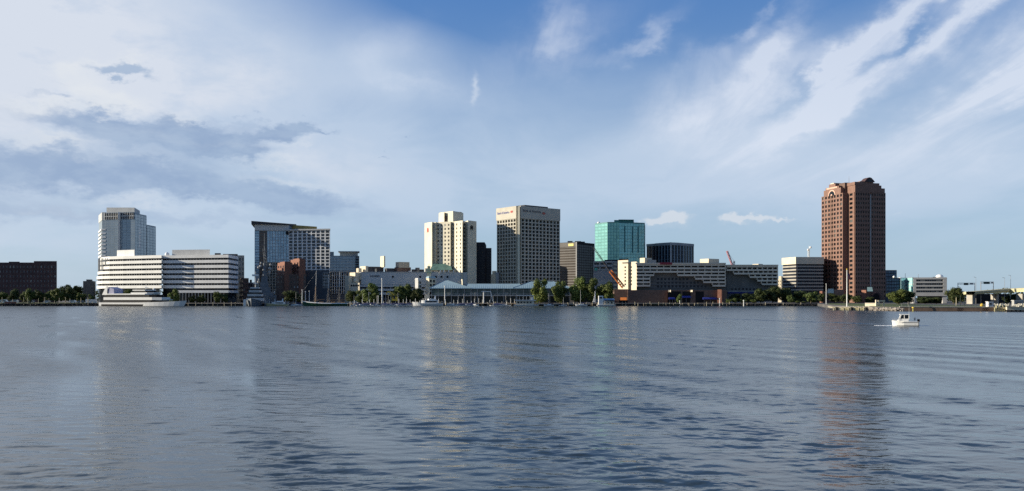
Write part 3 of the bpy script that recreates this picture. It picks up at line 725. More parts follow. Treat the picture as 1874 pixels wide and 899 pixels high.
# roofscape
def lit_block(b, L_, C1, R_, py0, py1, Y, m, m2=None, name='roof_block', t=60):
    q = corner(L_, C1, R_, Y, t); return b.prism(name, q, Z(py1, Y), Z(py0, Y), m)
for a in ((659, 669, 674, 487, 499, CREAM2), (674, 676, 702, 488, 499, ROOFG), (652, 656, 662, 491, 499, CREAM2), (696, 702.5, 705, 468.5, 489, CREAM2), (704, 708, 722, 491, 499, ROOFG), (724, 730, 749.5, 479.5, 490, CONC),
          (722, 728, 752, 489, 499, BRICK2), (744, 752, 754, 495.5, 499, WHITE), (753, 756, 776, 493, 499, ROOFG), (686, 687.5, 689, 492, 499, CREAM2), (760, 763, 768, 490, 499, CONCD)):
    lit_block(b, a[0], a[1], a[2], a[3], a[4], Yg+12, a[5])
b.finish()
for (L_, C1, R_, p0, p1, lab) in ((640, 650, 657, 499.5, 509, 'upper of the three cream sunlit stair blocks at the left end of the grey hall'), (631, 638, 645, 505.5, 516, 'middle leftmost cream sunlit block stepping down from the grey hall')):
    q = corner(L_, C1, R_, Yg-4, 50); b = Building('stair_block', lab, 'building', q[1]); b.prism('wall', q, GZ-.1, Z(p0, Yg-4), CREAM2); parapet(b, q, Z(p0, Yg-4), CREAM2, .4); b.prism('roof', inset(q, .3), Z(p0, Yg-4), Z(p0, Yg-4)+.3, ROOFG); b.finish()
q = quad(641.5, 658, Yg-14, 10, Yg-20); b = Building('ticket_house', 'cream box house with dark windows standing before the grey hall', 'building', q[0])
b.prism('wall', q, GZ-.1, Z(518, Yg-16), CREAM2); d, n, L = b.facade(q[0], q[1], Z(524.5, Yg-16), Z(521, Yg-16), 4, 1, .2, .1, .08, CREAM2); b.part(MB().ball((X(650, Yg-14), Yg-12, Z(514, Yg-14)), 1.7), 'roof_dome', CREAM2, True); b.finish()

# small stair towers with sloped roofs
for (L_, C1, R_, p0, m, lab) in ((759.5, 765, 771, 509, CONCL, 'white stair tower with a sloping roof left of the pavilion'), (780, 785, 797, 506, CREAM2, 'white stair tower with a flat cap behind the left end of the pavilion')):
    q = corner(L_, C1, R_, 668, 50); b = Building('stair_tower', lab, 'tower', q[1])
    b.prism('wall', q, GZ-.1, Z(p0+3, 668), m, ztop=[Z(p0+3, 668), Z(p0+3, 668), Z(p0+7, 668), Z(p0+7, 668)]); b.part(MB().pyramid(inset(q, -.12), Z(p0+3, 668)+.02, inset(q, .1), Z(p0, 668)), 'roof', PALEBLUE if p0 == 506 else CONCL)
    b.facade(q[1], q[2], GZ+3, Z(p0+5, 668), 2, 5, .3, .3, .15, m, G_DARK); b.finish()
b = Building('pagoda', 'little tiered cream pagoda tower in front of the green copper roof', 'pagoda', P(785, 676))
for k, (w, p0, p1) in enumerate(((5.2, 505, 499), (4.2, 499, 494), (3.2, 494, 489))):
    x, y = P(785, 676); sq = [(x-w*.33, y-w*.33), (x+w*.33, y-w*.33), (x+w*.33, y+w*.33), (x-w*.33, y+w*.33)]
    b.prism('storey', sq, Z(p0, 676) if k else GZ-.1, Z(p1, 676), CREAM2); b.part(MB().pyramid(inset(sq, -.7), Z(p1, 676)+.02, inset(sq, .4), Z(p1-2, 676)), 'tier_roof', COPPER)
b.part(MB().bar((x, y, Z(488, 676)), (x, y, Z(482, 676)), .35, .05), 'finial', COPPER); b.finish()
# green copper roofed lodge
b = Building('copper_roofed_lodge', 'low building with a long green copper roof at the foot of the cream hotel', 'building', P(805, 696))
q = quad(790, 826, 696, 14); b.prism('wall', q, GZ-.1, Z(495, 696), CREAM2); r_ = quad(787, 828, 694, 18)
b.part(MB().loft([[(*r_[0], Z(494.5, 694)), (*r_[1], Z(494.5, 694)), (*r_[2], Z(494.5, 694)), (*r_[3], Z(494.5, 694))], [(*sub(P(790, 703), P(824, 703), .05), Z(483, 703)), (*P(824, 703), Z(483, 703)), (*P(824, 704), Z(483, 703)), (*P(792, 704), Z(483, 703))]]), 'roof', COPPER)
b.facade(q[0], q[1], Z(500, 696), Z(495.5, 696), 7, 1, .4, .2, .15, CREAM2, G_HOTEL)
for px in (806, 812, 821, 830): b.part(MB().box(X(px-1, 690), X(px+1, 690), 690, 693, Z(499, 690), Z(494.5, 690)), 'roof_vent', WHITE)
b.finish()

# cream hotel with folded facade
FR = [(777, 716), (790.5, 704), (793, 707), (797.5, 704.5), (799, 707.5), (824.5, 700), (826, 704), (846.5, 690), (848.5, 697), (851.5, 698), (856.5, 690), (872, 699)]
pts = [P(*f) for f in FR]
zt = Z(405.5, 700)
b = Building('cream_hotel', 'tall cream hotel tower with folded facade and red emblem at its top left', 'building', pts[5])
b.prism('wall', pts+[(X(871.5, 728), 728), (pts[0][0]+6, 742)], GZ-.1, zt, CREAM)
zb0, zb1 = Z(515, 700), Z(408, 700)
b.facade(pts[4], pts[5], zb0, zb1, 4, 15, .55, .5, .12, CREAM, G_HOTEL, name='window_bay')
b.facade(pts[6], pts[7], zb0, zb1, 3, 15, .72, .5, .12, CREAM, G_HOTEL, name='window_bay')
b.facade(pts[8], pts[9], zb0, zb1, 1, 15, .3, .5, .12, CREAM, G_DARK, name='window_bay')
mb = MB()
for j in range(15): mb.obox(pts[7], Vector((pts[8][0]-pts[7][0], pts[8][1]-pts[7][1])).normalized(), (.9, -.4), 2, 5, -.1, .08, zb0+j*(zb1-zb0)/15+1, zb0+j*(zb1-zb0)/15+2.6)
b.part(mb, 'side_window', G_DARK)
b.prism('penthouse', [P(803, 716), P(813, 708), P(814.5, 712), P(818, 709), P(829, 703), P(843, 708), P(848, 716), P(846, 726), P(806, 726)], zt, Z(389, 710), CREAM)
b.prism('penthouse_slot', [P(814, 709.4), P(818.4, 708.6), P(818.4, 712), P(814, 712)], zt+.5, Z(396, 710), BRICK2)
parapet(b, [P(804, 718), P(829, 705), P(846, 716)], Z(389, 710), CREAM, .7, name='penthouse_parapet')
b.prism('roof_plant', [P(836, 712), P(844, 712), P(844, 720), P(836, 720)], Z(389, 710), Z(387.6, 710), ROOFG)
# emblem: a red leaf-like letter on the lit face, blackened on the shaded one, shade in its colour
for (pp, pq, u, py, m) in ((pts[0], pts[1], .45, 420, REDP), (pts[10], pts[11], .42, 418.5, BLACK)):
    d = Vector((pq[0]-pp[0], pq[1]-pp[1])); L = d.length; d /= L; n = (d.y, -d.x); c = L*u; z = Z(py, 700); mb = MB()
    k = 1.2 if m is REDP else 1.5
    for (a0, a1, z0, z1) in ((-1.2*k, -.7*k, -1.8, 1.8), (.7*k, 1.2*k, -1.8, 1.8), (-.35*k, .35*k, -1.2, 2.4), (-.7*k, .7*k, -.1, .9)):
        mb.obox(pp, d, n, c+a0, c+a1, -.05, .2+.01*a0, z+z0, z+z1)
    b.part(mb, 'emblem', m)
b.finish()

# dark navy tower and its little cream neighbour
b = Building('navy_tower', 'dark navy glass tower with a sloping shoulder right of the cream hotel', 'building', P(885, 770))
pr = [P(866, 770), P(887, 770), P(890, 772), P(890, 800), P(866, 800)]
b.prism('wall', pr, GZ-.1, Z(443.5, 770), NAVY, ztop=[Z(443.5, 770), Z(443.5, 770), Z(449, 770), Z(449, 800), Z(443.5, 800)])
b.prism('lower_wing', quad(890, 899.5, 772, 28), GZ-.1, Z(454, 772), NAVY)
b.facade(P(871, 769.8), P(887, 769.8), Z(540, 770), Z(446, 770), 6, 20, .3, .18, .15, NAVY, G_NAVYT, name='mullion_grid'); b.facade(P(890, 771.8), P(899.5, 771.8), Z(540, 772), Z(456, 772), 3, 18, .3, .18, .15, NAVY, G_NAVYT, name='mullion_grid')
b.finish()
q = corner(898.5, 906, 911, 715, 40)
b = Building('cream_turret', 'slim cream turret standing between the navy tower and the gridded bank tower', 'building', q[1]); b.prism('wall', q, GZ-.1, Z(502, 715), CREAM2); b.prism('roof_housing', inset(q, .35), Z(502, 715), Z(496, 715), CREAM2)
b.prism('shaded_annexe', quad(905.5, 913, 716, 8), GZ-.1, Z(499, 716), CONCG); b.finish()

# bank tower
BANKC = mat('bank_concrete', (.50, .465, .385), .85, .08, .15, stain=.12)
PL, PC, PR = P(911.5, 722), P(947.5, 701), P(1022.5, 727); PC2 = P(951, 700.5)
PB = (PL[0]+PR[0]-PC[0]+2, PL[1]+PR[1]-PC[1])
b = Building('gridded_bank_tower', 'big buff concrete tower with deep window grid and lettered sign band on top', 'building', PC)
b.prism('wall', [PL, PC, PC2, PR, PB], GZ-.1, Z(379.5, 701), BANKC)
zg = Z(400, 701)
zlow = Z(546, 701); nz = 22
def rows(A, B, nx, name): b.facade(A, B, zlow, zg, nx, nz, .27, .30, 1.5, BANKC, G_DARK, name=name)
dl = Vector((PC[0]-PL[0], PC[1]-PL[1])).normalized(); dr = Vector((PR[0]-PC2[0], PR[1]-PC2[1])).normalized()
A_ = (PL[0]+dl.x*.2, PL[1]+dl.y*.2)
rows(A_, (PC[0]-dl.x*.6, PC[1]-dl.y*.6), 7, 'sunlit_grid'); rows((PC2[0]+dr.x*.6, PC2[1]+dr.y*.6), PR, 11, 'shaded_grid')
for (A, B2) in ((PL, PC), (PC2, PR)):
    d = Vector((B2[0]-A[0], B2[1]-A[1])); L = d.length; d /= L; n = (d.y, -d.x)
    b.part(MB().obox(A, d, n, -.3, L+.2, -.1, 1.9, zg+.02, Z(379.5, 701)+1.0), 'sign_band', BANKC)
b.prism('chamfer_strip', [(PC[0]-.1, PC[1]-1.9), (PC2[0]+.1, PC2[1]-1.9), PC2, PC], GZ, Z(379.5, 701)+.6, CREAM)
q4 = [(PC2[0]+3, PC2[1]+6), (PR[0]-4, PR[1]+2), (PB[0]-4, PB[1]-4), (PL[0]+5, PL[1]+3)]
b.prism('roof_housing', inset(q4, .25), Z(379.5, 701), Z(379.5, 701)+3.2, ROOFG)
def wall_text(b, name, A, B2, u, z, txt, size, m, off, sx=1.):
    d = Vector((B2[0]-A[0], B2[1]-A[1])); L = d.length; d /= L; n = (d.y, -d.x)
    c = bpy.data.curves.new(name, 'FONT'); c.body = txt; c.size = size; c.extrude = .06; c.offset = .03; c.align_x = 'CENTER'; c.materials.append(m)
    o = bpy.data.objects.new(name, c); col.objects.link(o); o.parent = b.root; o.rotation_euler = (R(90), 0, math.atan2(d.y, d.x)); o.scale = (sx, 1, 1)
    o.location = (A[0]+d.x*L*u+n[0]*off-b.root.location.x, A[1]+d.y*L*u+n[1]*off-b.root.location.y, z-b.root.location.z)
    return text_mesh(o)
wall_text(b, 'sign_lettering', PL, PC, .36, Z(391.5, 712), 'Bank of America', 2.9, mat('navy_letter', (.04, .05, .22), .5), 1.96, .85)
wall_text(b, 'sign_lettering', PC2, PR, .27, Z(390, 712), 'Bank of America', 2.9, mat('shaded_letter', (.06, .06, .08), .5), 1.96, 1.0)  # greyed copy of the navy letters, shade put into the colour
for (A, B2, u, py) in ((PL, PC, .80, 388.2), (PC2, PR, .58, 389.2)):
    d = Vector((B2[0]-A[0], B2[1]-A[1])); L = d.length; d /= L; n = (d.y, -d.x); mb = MB(); z = Z(py, 706)
    for k in range(4):
        mb.obox(A, d, n, L*u-2+k*.9, L*u-1.4+k*.9, 1.85, 2.06, z-1+abs(k-1.5)*.3, z+1.2-abs(k-1.5)*.3)
    b.part(mb, 'flag_emblem', REDP)
b.finish()

# brown ribbon tower
q = corner(1012, 1056, 1088, 762, 38)
b = Building('brown_black_tower', 'office tower with brown ribbed left side and black right side and a yellow sign', 'building', q[1])
zt = Z(443, 762); BRN = mat('brown_spandrel', (.13, .12, .11), .6, .1, .2)
b.prism('wall', q, GZ-.1, zt, BLACK); b.facade(q[0], q[1], 12, Z(452, 762), 1, 17, .0, .55, .25, BRN, G_BROWN, name='ribbed_side', horiz=True)
d = Vector((q[1][0]-q[0][0], q[1][1]-q[0][1])); L = d.length; d /= L; n = (d.y, -d.x)
b.part(MB().obox(q[0], d, n, 0, L-1.2, -.05, .35, Z(451.5, 762), zt-.3), 'top_band', BRN); b.part(MB().obox(q[0], d, n, L-1.1, L, -.05, .45, GZ, zt), 'corner_pier', CONCG)
b.part(MB().obox(q[0], d, n, L*.66, L*.87, .3, .6, Z(450.5, 766), Z(446, 766)), 'yellow_sign', mat('yellow_sign_face', (.85, .75, .25), .5, .05))
b.facade(q[1], q[2], 12, zt-2, 8, 18, .12, .2, .08, BLACK, G_NAVYT, name='black_side_grid'); rooftop(b, q, zt, 5, 4, ROOFG); b.finish()

# teal tower
A, B_, C1, C2, D_ = P(1089, 818), P(1112, 803), P(1133, 802), P(1180, 812), P(1181, 840)
b = Building('teal_glass_tower', 'teal glass office tower with folded facade standing behind the grey parking block', 'building', B_)
zt = Z(408, 803)
b.prism('wall', [A, B_, C1, C2, D_, (A[0]+5, 850)], GZ-.1, zt, TEALM)
zz0, zz1 = Z(500, 803), zt-.1
b.facade(A, B_, zz0, zz1, 4, 16, .03, .08, .10, TEALM, G_TEAL, name='sunlit_glazing'); b.facade(B_, C1, zz0, zz1, 4, 16, .03, .08, .10, TEALM, G_TEAL, name='front_glazing')
b.facade(C1, sub(C1, C2, .98), zz0, zz1, 9, 16, .05, .10, .10, TEALM, G_TEAL_SHADE, name='right_glazing')
mb = MB(); d = Vector((C2[0]-C1[0], C2[1]-C1[1])); L = d.length; d /= L; n = (d.y, -d.x)
for u in (.2, .5, .72): mb.obox(C1, d, n, L*u, L*u+1.0, .12, .5, Z(462, 803), zt-3)
b.part(mb, 'vertical_ridge', TEALM)
b.prism('penthouse', [P(1124, 812), P(1160, 814), P(1160, 830), P(1124, 830)], zt, Z(403, 813), TEALM); b.prism('penthouse_cap', [P(1132, 811), P(1160, 812), P(1160, 820), P(1132, 820)], Z(403, 813)+.01, Z(402.2, 813), STEEL)
b.part(MB().ball((X(1096, 818), 820, zt+1.2), 1.6), 'roof_dome', BOATW, True)
parapet(b, [A, B_, C1, C2], zt, TEALM, .8); b.finish()

# grey parking block
q = [P(1086, 735), P(1121, 735), P(1131, 745), P(1131, 760), P(1086, 760)]
b = Building('grey_parking_block', 'grey concrete block with two rows of dark openings behind the orange crane', 'building', q[0])
b.prism('wall', q, GZ-.1, Z(478, 735), CONCG); b.facade(q[0], q[1], Z(494, 735), Z(479, 735), 3, 2, .2, .5, .4, CONCG); b.facade(q[1], q[2], Z(540, 735), Z(480, 735), 1, 8, .2, .5, .3, CONCD, G_DARK, name='side_openings')
b.part(MB().prism(quad(1088, 1093, 734.3, .5), Z(495.5, 735), Z(490.5, 735)), 'teal_sign', mat('teal_sign_face', (.10, .40, .34), .5))
b.facade(q[0], q[1], Z(512, 735), Z(495, 735), 2, 3, .03, .12, .12, CONCG, mat('grey_panel', (.30, .30, .30), .8), name='panel_joints'); b.prism('roof_plant', quad(1106, 1131, 745, 8), Z(478, 735), Z(475.5, 745), NAVY)
b.finish()

# black striped tower
b = Building('black_striped_tower', 'black eight-sided tower with pale vertical stripes and a grey cap rising behind the long hotel', 'building', P(1228, 825))
pts = [P(1184, 846), P(1206, 832), P(1228, 822), P(1250, 830), P(1269, 844), P(1262, 870), P(1190, 870)]
b.prism('wall', pts, GZ-.1, Z(449, 825), NAVY); b.prism('cap_band', offset_in(pts, -.6), Z(449, 825)+.01, Z(444.5, 825), CONCG); b.prism('roof_housing', inset(pts, .35), Z(444.5, 825), Z(443, 825), CONCL)
for i in range(4): b.facade(pts[i], pts[i+1], Z(492, 825), Z(449.2, 825), 4, 5, .30, .05, .45, STEEL if i else CONCD, G_NAVYT, name='stripe_grid')
b.part(MB().box(X(1227, 820), X(1229, 820), 820.8, 822.5, Z(492, 821), Z(443.5, 821)), 'centre_stripe', CONCL)
b.finish()

# long riverside hotel with stepped balconies
Ys = 652
b = Building('riverside_hotel', 'long buff hotel whose balcony floors step out over a dark lower part', 'building', P(1165, Ys))
BEIGE = mat('beige_slab', (.70, .64, .52), .8, .08, .15, stain=.15)
zrow = [Z(p, Ys) for p in (485, 491.4, 497.7, 504, 510.4, 516.8, 523.2)]   # slab undersides
q = [P(1166, Ys+4.), P(1328, Ys+4.), P(1330, Ys+24), P(1168, Ys+24)]
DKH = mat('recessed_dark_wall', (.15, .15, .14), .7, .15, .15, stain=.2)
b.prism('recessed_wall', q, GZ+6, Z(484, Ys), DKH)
spans = [[(1165, 1328)], [(1165, 1328)], [(1165, 1328)], [(1165, 1197), (1240, 1328)], [(1165, 1190), (1272, 1328)], [(1165, 1190), (1287, 1328)], [(1165, 1190), (1304, 1328)]]
for k, sp in enumerate(spans):
    for (a, c) in sp:
        mbx = MB().prism([P(a, Ys), P(c, Ys), P(c, Ys+4.1), P(a, Ys+4.1)], zrow[k]-.65, zrow[k]+.75); b.part(mbx, 'balcony_slab', BEIGE)
        if k:
            mbc = MB(); nn = max(1, int((c-a)/12))
            for i in range(nn+1):
                xx = X(a+(c-a)*i/nn, Ys); b.part(MB().box(xx-.28, xx+.28, Ys+.4, Ys+4.05, zrow[k]+.76, zrow[k-1]-.66), 'balcony_fin', BEIGE)
            A, B2 = P(a, Ys+3.98), P(c, Ys+3.98); d = Vector((1, 0)); L = B2[0]-A[0]
            w = L/(nn*2)
            for i in range(nn*2): b.pane(A, d, (0, -1), i*w+.35, (i+1)*w-.35, zrow[k]+.8, zrow[k-1]-.7, G_DARK)
b.prism('roof_edge', [P(1163, Ys-.6), P(1328.5, Ys-.6), P(1328.5, Ys+4.2), P(1163, Ys+4.2)], zrow[0]+.78, Z(481.2, Ys), BEIGE)
for j, py in enumerate((510.5, 517, 524)):       # faint windows of the recessed part
    A = P(1200, Ys+3.99)
    for i in range(16):
        a0 = i*2.9+1
        if 1200+(a0+3)/(Ys/F) < (1268, 1284, 1300)[j]: b.pane(A, (1, 0), (0, -1), a0, a0+1.6, Z(py, Ys)-.9, Z(py, Ys)+.9, G_NAVYT)
mb = MB()
for py in (515.5, 521.5, 527.5): mb.box(X(1192, Ys), X(1306 if py > 520 else 1270, Ys), Ys+3.7, Ys+4.0, Z(py, Ys)-.25, Z(py, Ys)+.25)
b.part(mb, 'string_course', CONCD)
# sunlit end wing
e = [P(1131, Ys+14), P(1149.5, Ys+5.), P(1150, Ys+8), P(1165, Ys-.5), P(1168, Ys+16), P(1140, Ys+26)]
b.prism('sunlit_end_wall', [e[0], e[1], e[2], (e[2][0]+1, Ys+26), e[5]], GZ-.1, Z(476, Ys+6), CREAM2)
b.prism('sunlit_end_wall', [e[2], e[3], e[4], (e[2][0]+1, Ys+20)], GZ-.1, Z(479, Ys), CREAM2)
for (A, B2, us) in ((e[0], e[1], (.72,)), (e[2], e[3], (.35,))):
    d = Vector((B2[0]-A[0], B2[1]-A[1])); L = d.length; d /= L; n = (d.y, -d.x)
    for u in us:
        for k in range(6): b.pane(A, d, n, L*u-.8, L*u+.8, zrow[k+1]+.6, zrow[k]-.9, G_DARK, .01)
b.pane(e[0], Vector((e[1][0]-e[0][0], e[1][1]-e[0][1])).normalized(), (-.5, -.86), 5, 11, Z(482, Ys+6), Z(480, Ys+6), G_HOTEL, .4)
mb = MB()
for k in range(1, 7): mb.prism([P(1163.5, Ys-.2), P(1166, Ys-1), P(1166, Ys+1.4), P(1163.5, Ys+1.4)], zrow[k]-.6, zrow[k]+.7)
b.part(mb, 'sunlit_balcony_end', CREAM2)
for (l, c, r, y) in ((1171, 1180, 1193, 472), (1281, 1297, 1316, 473.5)): b.prism('roof_housing', corner(l, c, r, Ys+8, 55), Z(484, Ys), Z(y, Ys+8), CREAM2)
b.prism('roof_housing', quad(1186, 1201, Ys+9, 6), Z(484, Ys), Z(476, Ys+9), CONCG); b.prism('roof_plant', quad(1133, 1150, Ys+17, 5), Z(478, Ys), Z(473.5, Ys+17), NAVY)
SGN = mat('red_sign_face', (.26, .03, .045), .5); b.prism('red_sign', quad(1208, 1230, Ys-1.3, .5), Z(484.5, Ys), Z(480.5, Ys), SGN)
# right wing
Yr = 656
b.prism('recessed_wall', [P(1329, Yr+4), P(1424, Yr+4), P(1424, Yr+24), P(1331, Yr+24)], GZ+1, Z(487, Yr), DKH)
zr2 = [Z(p, Yr) for p in (488, 494.6, 501, 507.4, 514, 520.5)]
for k, a in enumerate((1330, 1330, 1343, 1372, 1386, 1394)):
    b.part(MB().prism([P(a, Yr), P(1424, Yr), P(1424, Yr+4.1), P(a+1, Yr+4.1)], zr2[k]-.6, zr2[k]+.7), 'balcony_slab', BEIGE)
    if k:
        nn = max(1, int((1424-a)/9)); mbc = MB(); w = (X(1424, Yr)-X(a, Yr))/nn
        for i in range(nn+1): xx = X(a, Yr)+i*w; b.part(MB().box(xx-.3-(.3 if i == nn else 0), xx+.3-(.3 if i == nn else 0), Yr+.4, Yr+4.05, zr2[k]+.71, zr2[k-1]-.61), 'balcony_fin', BEIGE)
        for i in range(nn): b.pane(P(a, Yr+3.98), (1, 0), (0, -1), i*w+.5, (i+1)*w-.5, zr2[k]+.8, zr2[k-1]-.7, G_DARK)
b.prism('roof_edge', [P(1328.6, Yr-.6), P(1424.5, Yr-.6), P(1424.5, Yr+5), P(1328.6, Yr+5)], zr2[0]+.72, Z(484.6, Yr), BEIGE)
b.prism('roof_housing', corner(1377, 1388, 1396, Yr+8, 55), Z(487, Yr), Z(483, Yr+8), CREAM2)
for i in range(9): b.pane(P(1338, Yr+3.98), (1, 0), (0, -1), i*2.9, i*2.9+1.6, Z(531, Yr), Z(527.5, Yr), G_NAVYT)
b.prism('string_course', quad(1330, 1394, Yr+3, 1.1), Z(534, Yr), Z(532.6, Yr), CONCG); b.prism('blue_canopy', quad(1332, 1392, Yr+2.6, 1.5), Z(537, Yr), Z(535.2, Yr), BLUEP)
# brick podium
b.prism('brick_podium', [P(1149, 640), P(1222, 640), P(1222, 636), P(1330, 636), P(1330, 662), P(1145, 662)], GZ-.1, Z(531, 640), BRICK2)
b.prism('brick_podium', [P(1112, 652), P(1124, 643), P(1149, 642), P(1149, 662), P(1125, 662)], GZ-.1, Z(529.5, 642), BRICK2)
mb = MB()
for a, c in ((1222, 1246), (1249, 1264), (1273, 1288)): mb.prism([P(a, 635.9), P(c, 635.9), P(c, 637), P(a, 637)], GZ, Z(533.5, 636))
b.part(mb, 'dark_opening', BLACK)
for px, top in ((1227, 531), (1267, 531)): b.part(MB().prism([P(px-4, 633), P(px+.5, 631), P(px+.5, 635.8), P(px-4, 635.8)], Z(534.5, 633), Z(531, 633)), 'pale_bracket', CREAM2)
b.part(MB().prism(corner(1313, 1320.5, 1323, 630, 25), GZ, Z(530, 630)), 'orange_brick_pier', BRICKO)
b.finish()
for k, (a, c, p0, lab) in enumerate(((1225.5, 1236, 544.5, 'short blue awning leftmost along the brick hotel podium'), (1247, 1265, 541.5, 'deep sagging blue awning in the middle of the brick hotel podium'), (1288, 1312.5, 544.5, 'long bright blue awning beside the orange brick pier'))):
    r = empty('awning', (X(a, 632), 632, GZ), lab, 'awning', 'blue awnings along the hotel podium')
    mb = MB(); x0, x1 = X(a, 632), X(c, 632); zt_, zb_ = Z(p0, 632), Z(p0+3.6, 632)
    mb.loft([[(x0, 635.6, zt_), (x0, 632, zb_+.5), (x0, 632, zb_), (x0, 635.6, zb_)], [(x1, 635.6, zt_), (x1, 632, zb_+.5), (x1, 632, zb_), (x1, 635.6, zb_)]])
    mb.build('canopy', BLUEP, r); mb = MB()
    for x in (x0+.2, (x0+x1)/2, x1-.2): mb.bar((x, 632.3, GZ), (x, 632.3, zb_+.1), .07)
    mb.build('post', POLEG, r)

# cream-capped ribbon building
q = corner(1433, 1457, 1506, 705, 35)
q = (P(1433, 722), P(1457, 704), P(1506, 706), P(1500, 735))
b = Building('cream_capped_office', 'squat office with cream top band and dark ribbons left of the red tower', 'building', q[1])
b.prism('wall', q, GZ-.1, Z(481, 704), NAVY)
for j in range(8):
    zz = Z(487.5+j*6.1, 704); b.prism('spandrel', offset_in(q, -.35), zz-.72, zz+.50, CONC)
b.prism('cream_top_band', offset_in(q, -.8), Z(483.5, 704), Z(470.5, 704), CREAM2)
mb = MB()
for i in range(14):
    p = sub(q[1], q[2], (i+.5)/14); mb.box(p[0]-.12, p[0]+.12, p[1]-.3, p[1], GZ, Z(484, 704))
b.part(mb, 'mullion', CONCD); b.finish()
r = empty('radio_mast', (X(1480, 715), 715, Z(470.5, 715)), 'white lattice radio mast with dishes on the cream-capped office roof', 'mast')
x = X(1480, 715); MB().lattice((x, 715, Z(470.6, 715)), (x, 715, Z(455, 715)), 1.1, 6, .12).build('lattice', POLEW, r)
mb = MB(); mb.ball((x-.9, 714, Z(457.5, 715)), .9); mb.ball((x+1.2, 714, Z(453, 715)), 1.0); mb.build('dish', BOATW, r, True); MB().bar((x, 715, Z(455, 715)), (x, 715, Z(448.5, 715)), .12, .05).build('aerial', POLEW, r)
q = corner(1423.5, 1430, 1436, 745, 40)
b = Building('yellow_cream_house', 'small yellow cream block showing in the gap between the hotel and cream-capped office', 'building', q[1]); b.prism('wall', q, GZ-.1, Z(511, 745), CREAM2); b.prism('upper_storey', inset(q, .25), Z(511, 745), Z(505.5, 745), CREAM2)
b.facade(q[0], q[1], Z(530, 745), Z(512, 745), 2, 3, .6, .6, .1, CREAM2, G_HOTEL); b.finish()

# ------------------------------------------------------------------ red granite tower
U = Vector((math.cos(R(14.6)), math.sin(R(14.6)))); V = Vector((-U.y, U.x))
nc = Vector(P(1564, 690)); O = nc-U*5.0
def T(u, v): p = O+U*u+V*v; return (p.x, p.y)
ra = 8.0
k = (1504.5-CX)/F; p0 = O+V*ra; lv = (k*p0.y-p0.x)/(V.x-k*V.y); sv = ra+lv
k = (1620-CX)/F; lu = (k*nc.y-nc.x)/(U.x-k*U.y); su = 5+lu
b = Building('red_granite_tower', 'tallest tower of red granite with stepped crown and arched gables', 'building', T(5, 0))
zt = Z(351, 690); fl = 3.72
foot = [T(0, ra), T(5, ra), T(5, 0), T(su-4, 0), T(su, 0), T(su, sv-6), T(su-5, sv-6), T(su-5, sv), T(0, sv)]
b.prism('wall', foot, GZ-.1, zt, BRICK)
nrow = 24; zlo = zt-nrow*fl
nL = Vector((-1, 0))
A, B2 = T(0, sv), T(0, ra)
b.facade(A, sub(A, B2, .44), zlo, zt-.1, 3, nrow, .42, .42, .55, BRICK, G_DARK, name='sunlit_window_grid')
b.facade(sub(A, B2, .56), B2, zlo, zt-.1, 3, nrow, .42, .42, .55, BRICK, G_DARK, name='sunlit_window_grid')
b.facade(sub(A, B2, .441), sub(A, B2, .559), zlo, zt-.1, 2, nrow, .30, .50, .42, BRICK, G_DARK, name='centre_bay_grid')
b.part(MB().obox(A, (Vector(B2)-Vector(A)).normalized(), (-U.x, -U.y), (sv-ra)*.49, (sv-ra)*.51, -.05, .75, zlo, zt-.1), 'centre_groove', BRICK2)
b.facade(T(5, ra), T(5, .1), zlo, zt-.1, 1, nrow, .52, .45, .35, BRICK, G_DARK, name='corner_window_grid')
A, B2 = T(5.1, 0), T(su, 0)
BRD = BRICK
b.facade(A, sub(A, B2, .47), zlo, zt-.1, 6, nrow, .42, .50, .45, BRICK, G_DARK, name='shaded_window_grid')
b.facade(sub(A, B2, .53), B2, zlo, zt-.1, 6, nrow, .42, .50, .45, BRICK, G_DARK, name='shaded_window_grid')
b.part(MB().obox(A, U, (-V.x, -V.y), (su-5)*.485, (su-5)*.515, -.05, .8, zlo, zt-2), 'centre_rib', CONCG)
# stepped crown, left
zs = lambda py: Z(py, 700)
def TL(v0, v1, z0, z1, name='crown_step', m=BRICK, u0=-.35, u1=10): b.prism(name, [T(u0, v0), T(u1, v0), T(u1, v1), T(u0, v1)], z0, z1, m)
vm = (ra+sv)/2; hw = (sv-ra)/2
TL(vm-hw*.80, vm+hw*.80, zt, zs(343.5)); TL(vm-hw*.62, vm+hw*.62, zs(343.5)+.01, zs(339.5)); TL(vm-hw*.30, vm+hw*.30, zs(339.5)+.01, zs(334))
TL(vm-hw*.16, vm+hw*.16, zs(334)+.01, zs(332.3), m=CREAM2)
b.part(MB().prism([T(-.7, vm-hw*.5), T(-.36, vm-hw*.5), T(-.36, vm+hw*.5), T(-.7, vm+hw*.5)], zs(343), zs(340)), 'pale_gable_band', mat('pale_granite', (.62, .40, .30), .6, .1, .4))
# arched window: dark half disc with pale surround
def arch(cu, cv, along, outn, r, z, off, m, name, d0=.0):
    mb = MB(); ring0, ring1 = [], []
    for i in range(13):
        a = math.pi*i/12; p = Vector(T(cu, cv))+along*math.cos(a)*r
        ring0.append((p.x+outn.x*d0, p.y+outn.y*d0, z+math.sin(a)*r)); ring1.append((p.x+outn.x*off, p.y+outn.y*off, z+math.sin(a)*r))
    mb.loft([ring0, ring1]); b.part(mb, name, m)
arch(0, vm, V, -U, 5.0, zs(355.5), .78, MATS['pale_granite'], 'arch_surround'); arch(0, vm, V, -U, 3.9, zs(355.5), .95, G_DARK, 'arch_window')
arch(0, vm, V, -U, 1.2, zs(355.5), 1.15, MATS['pale_granite'], 'arch_keystone')
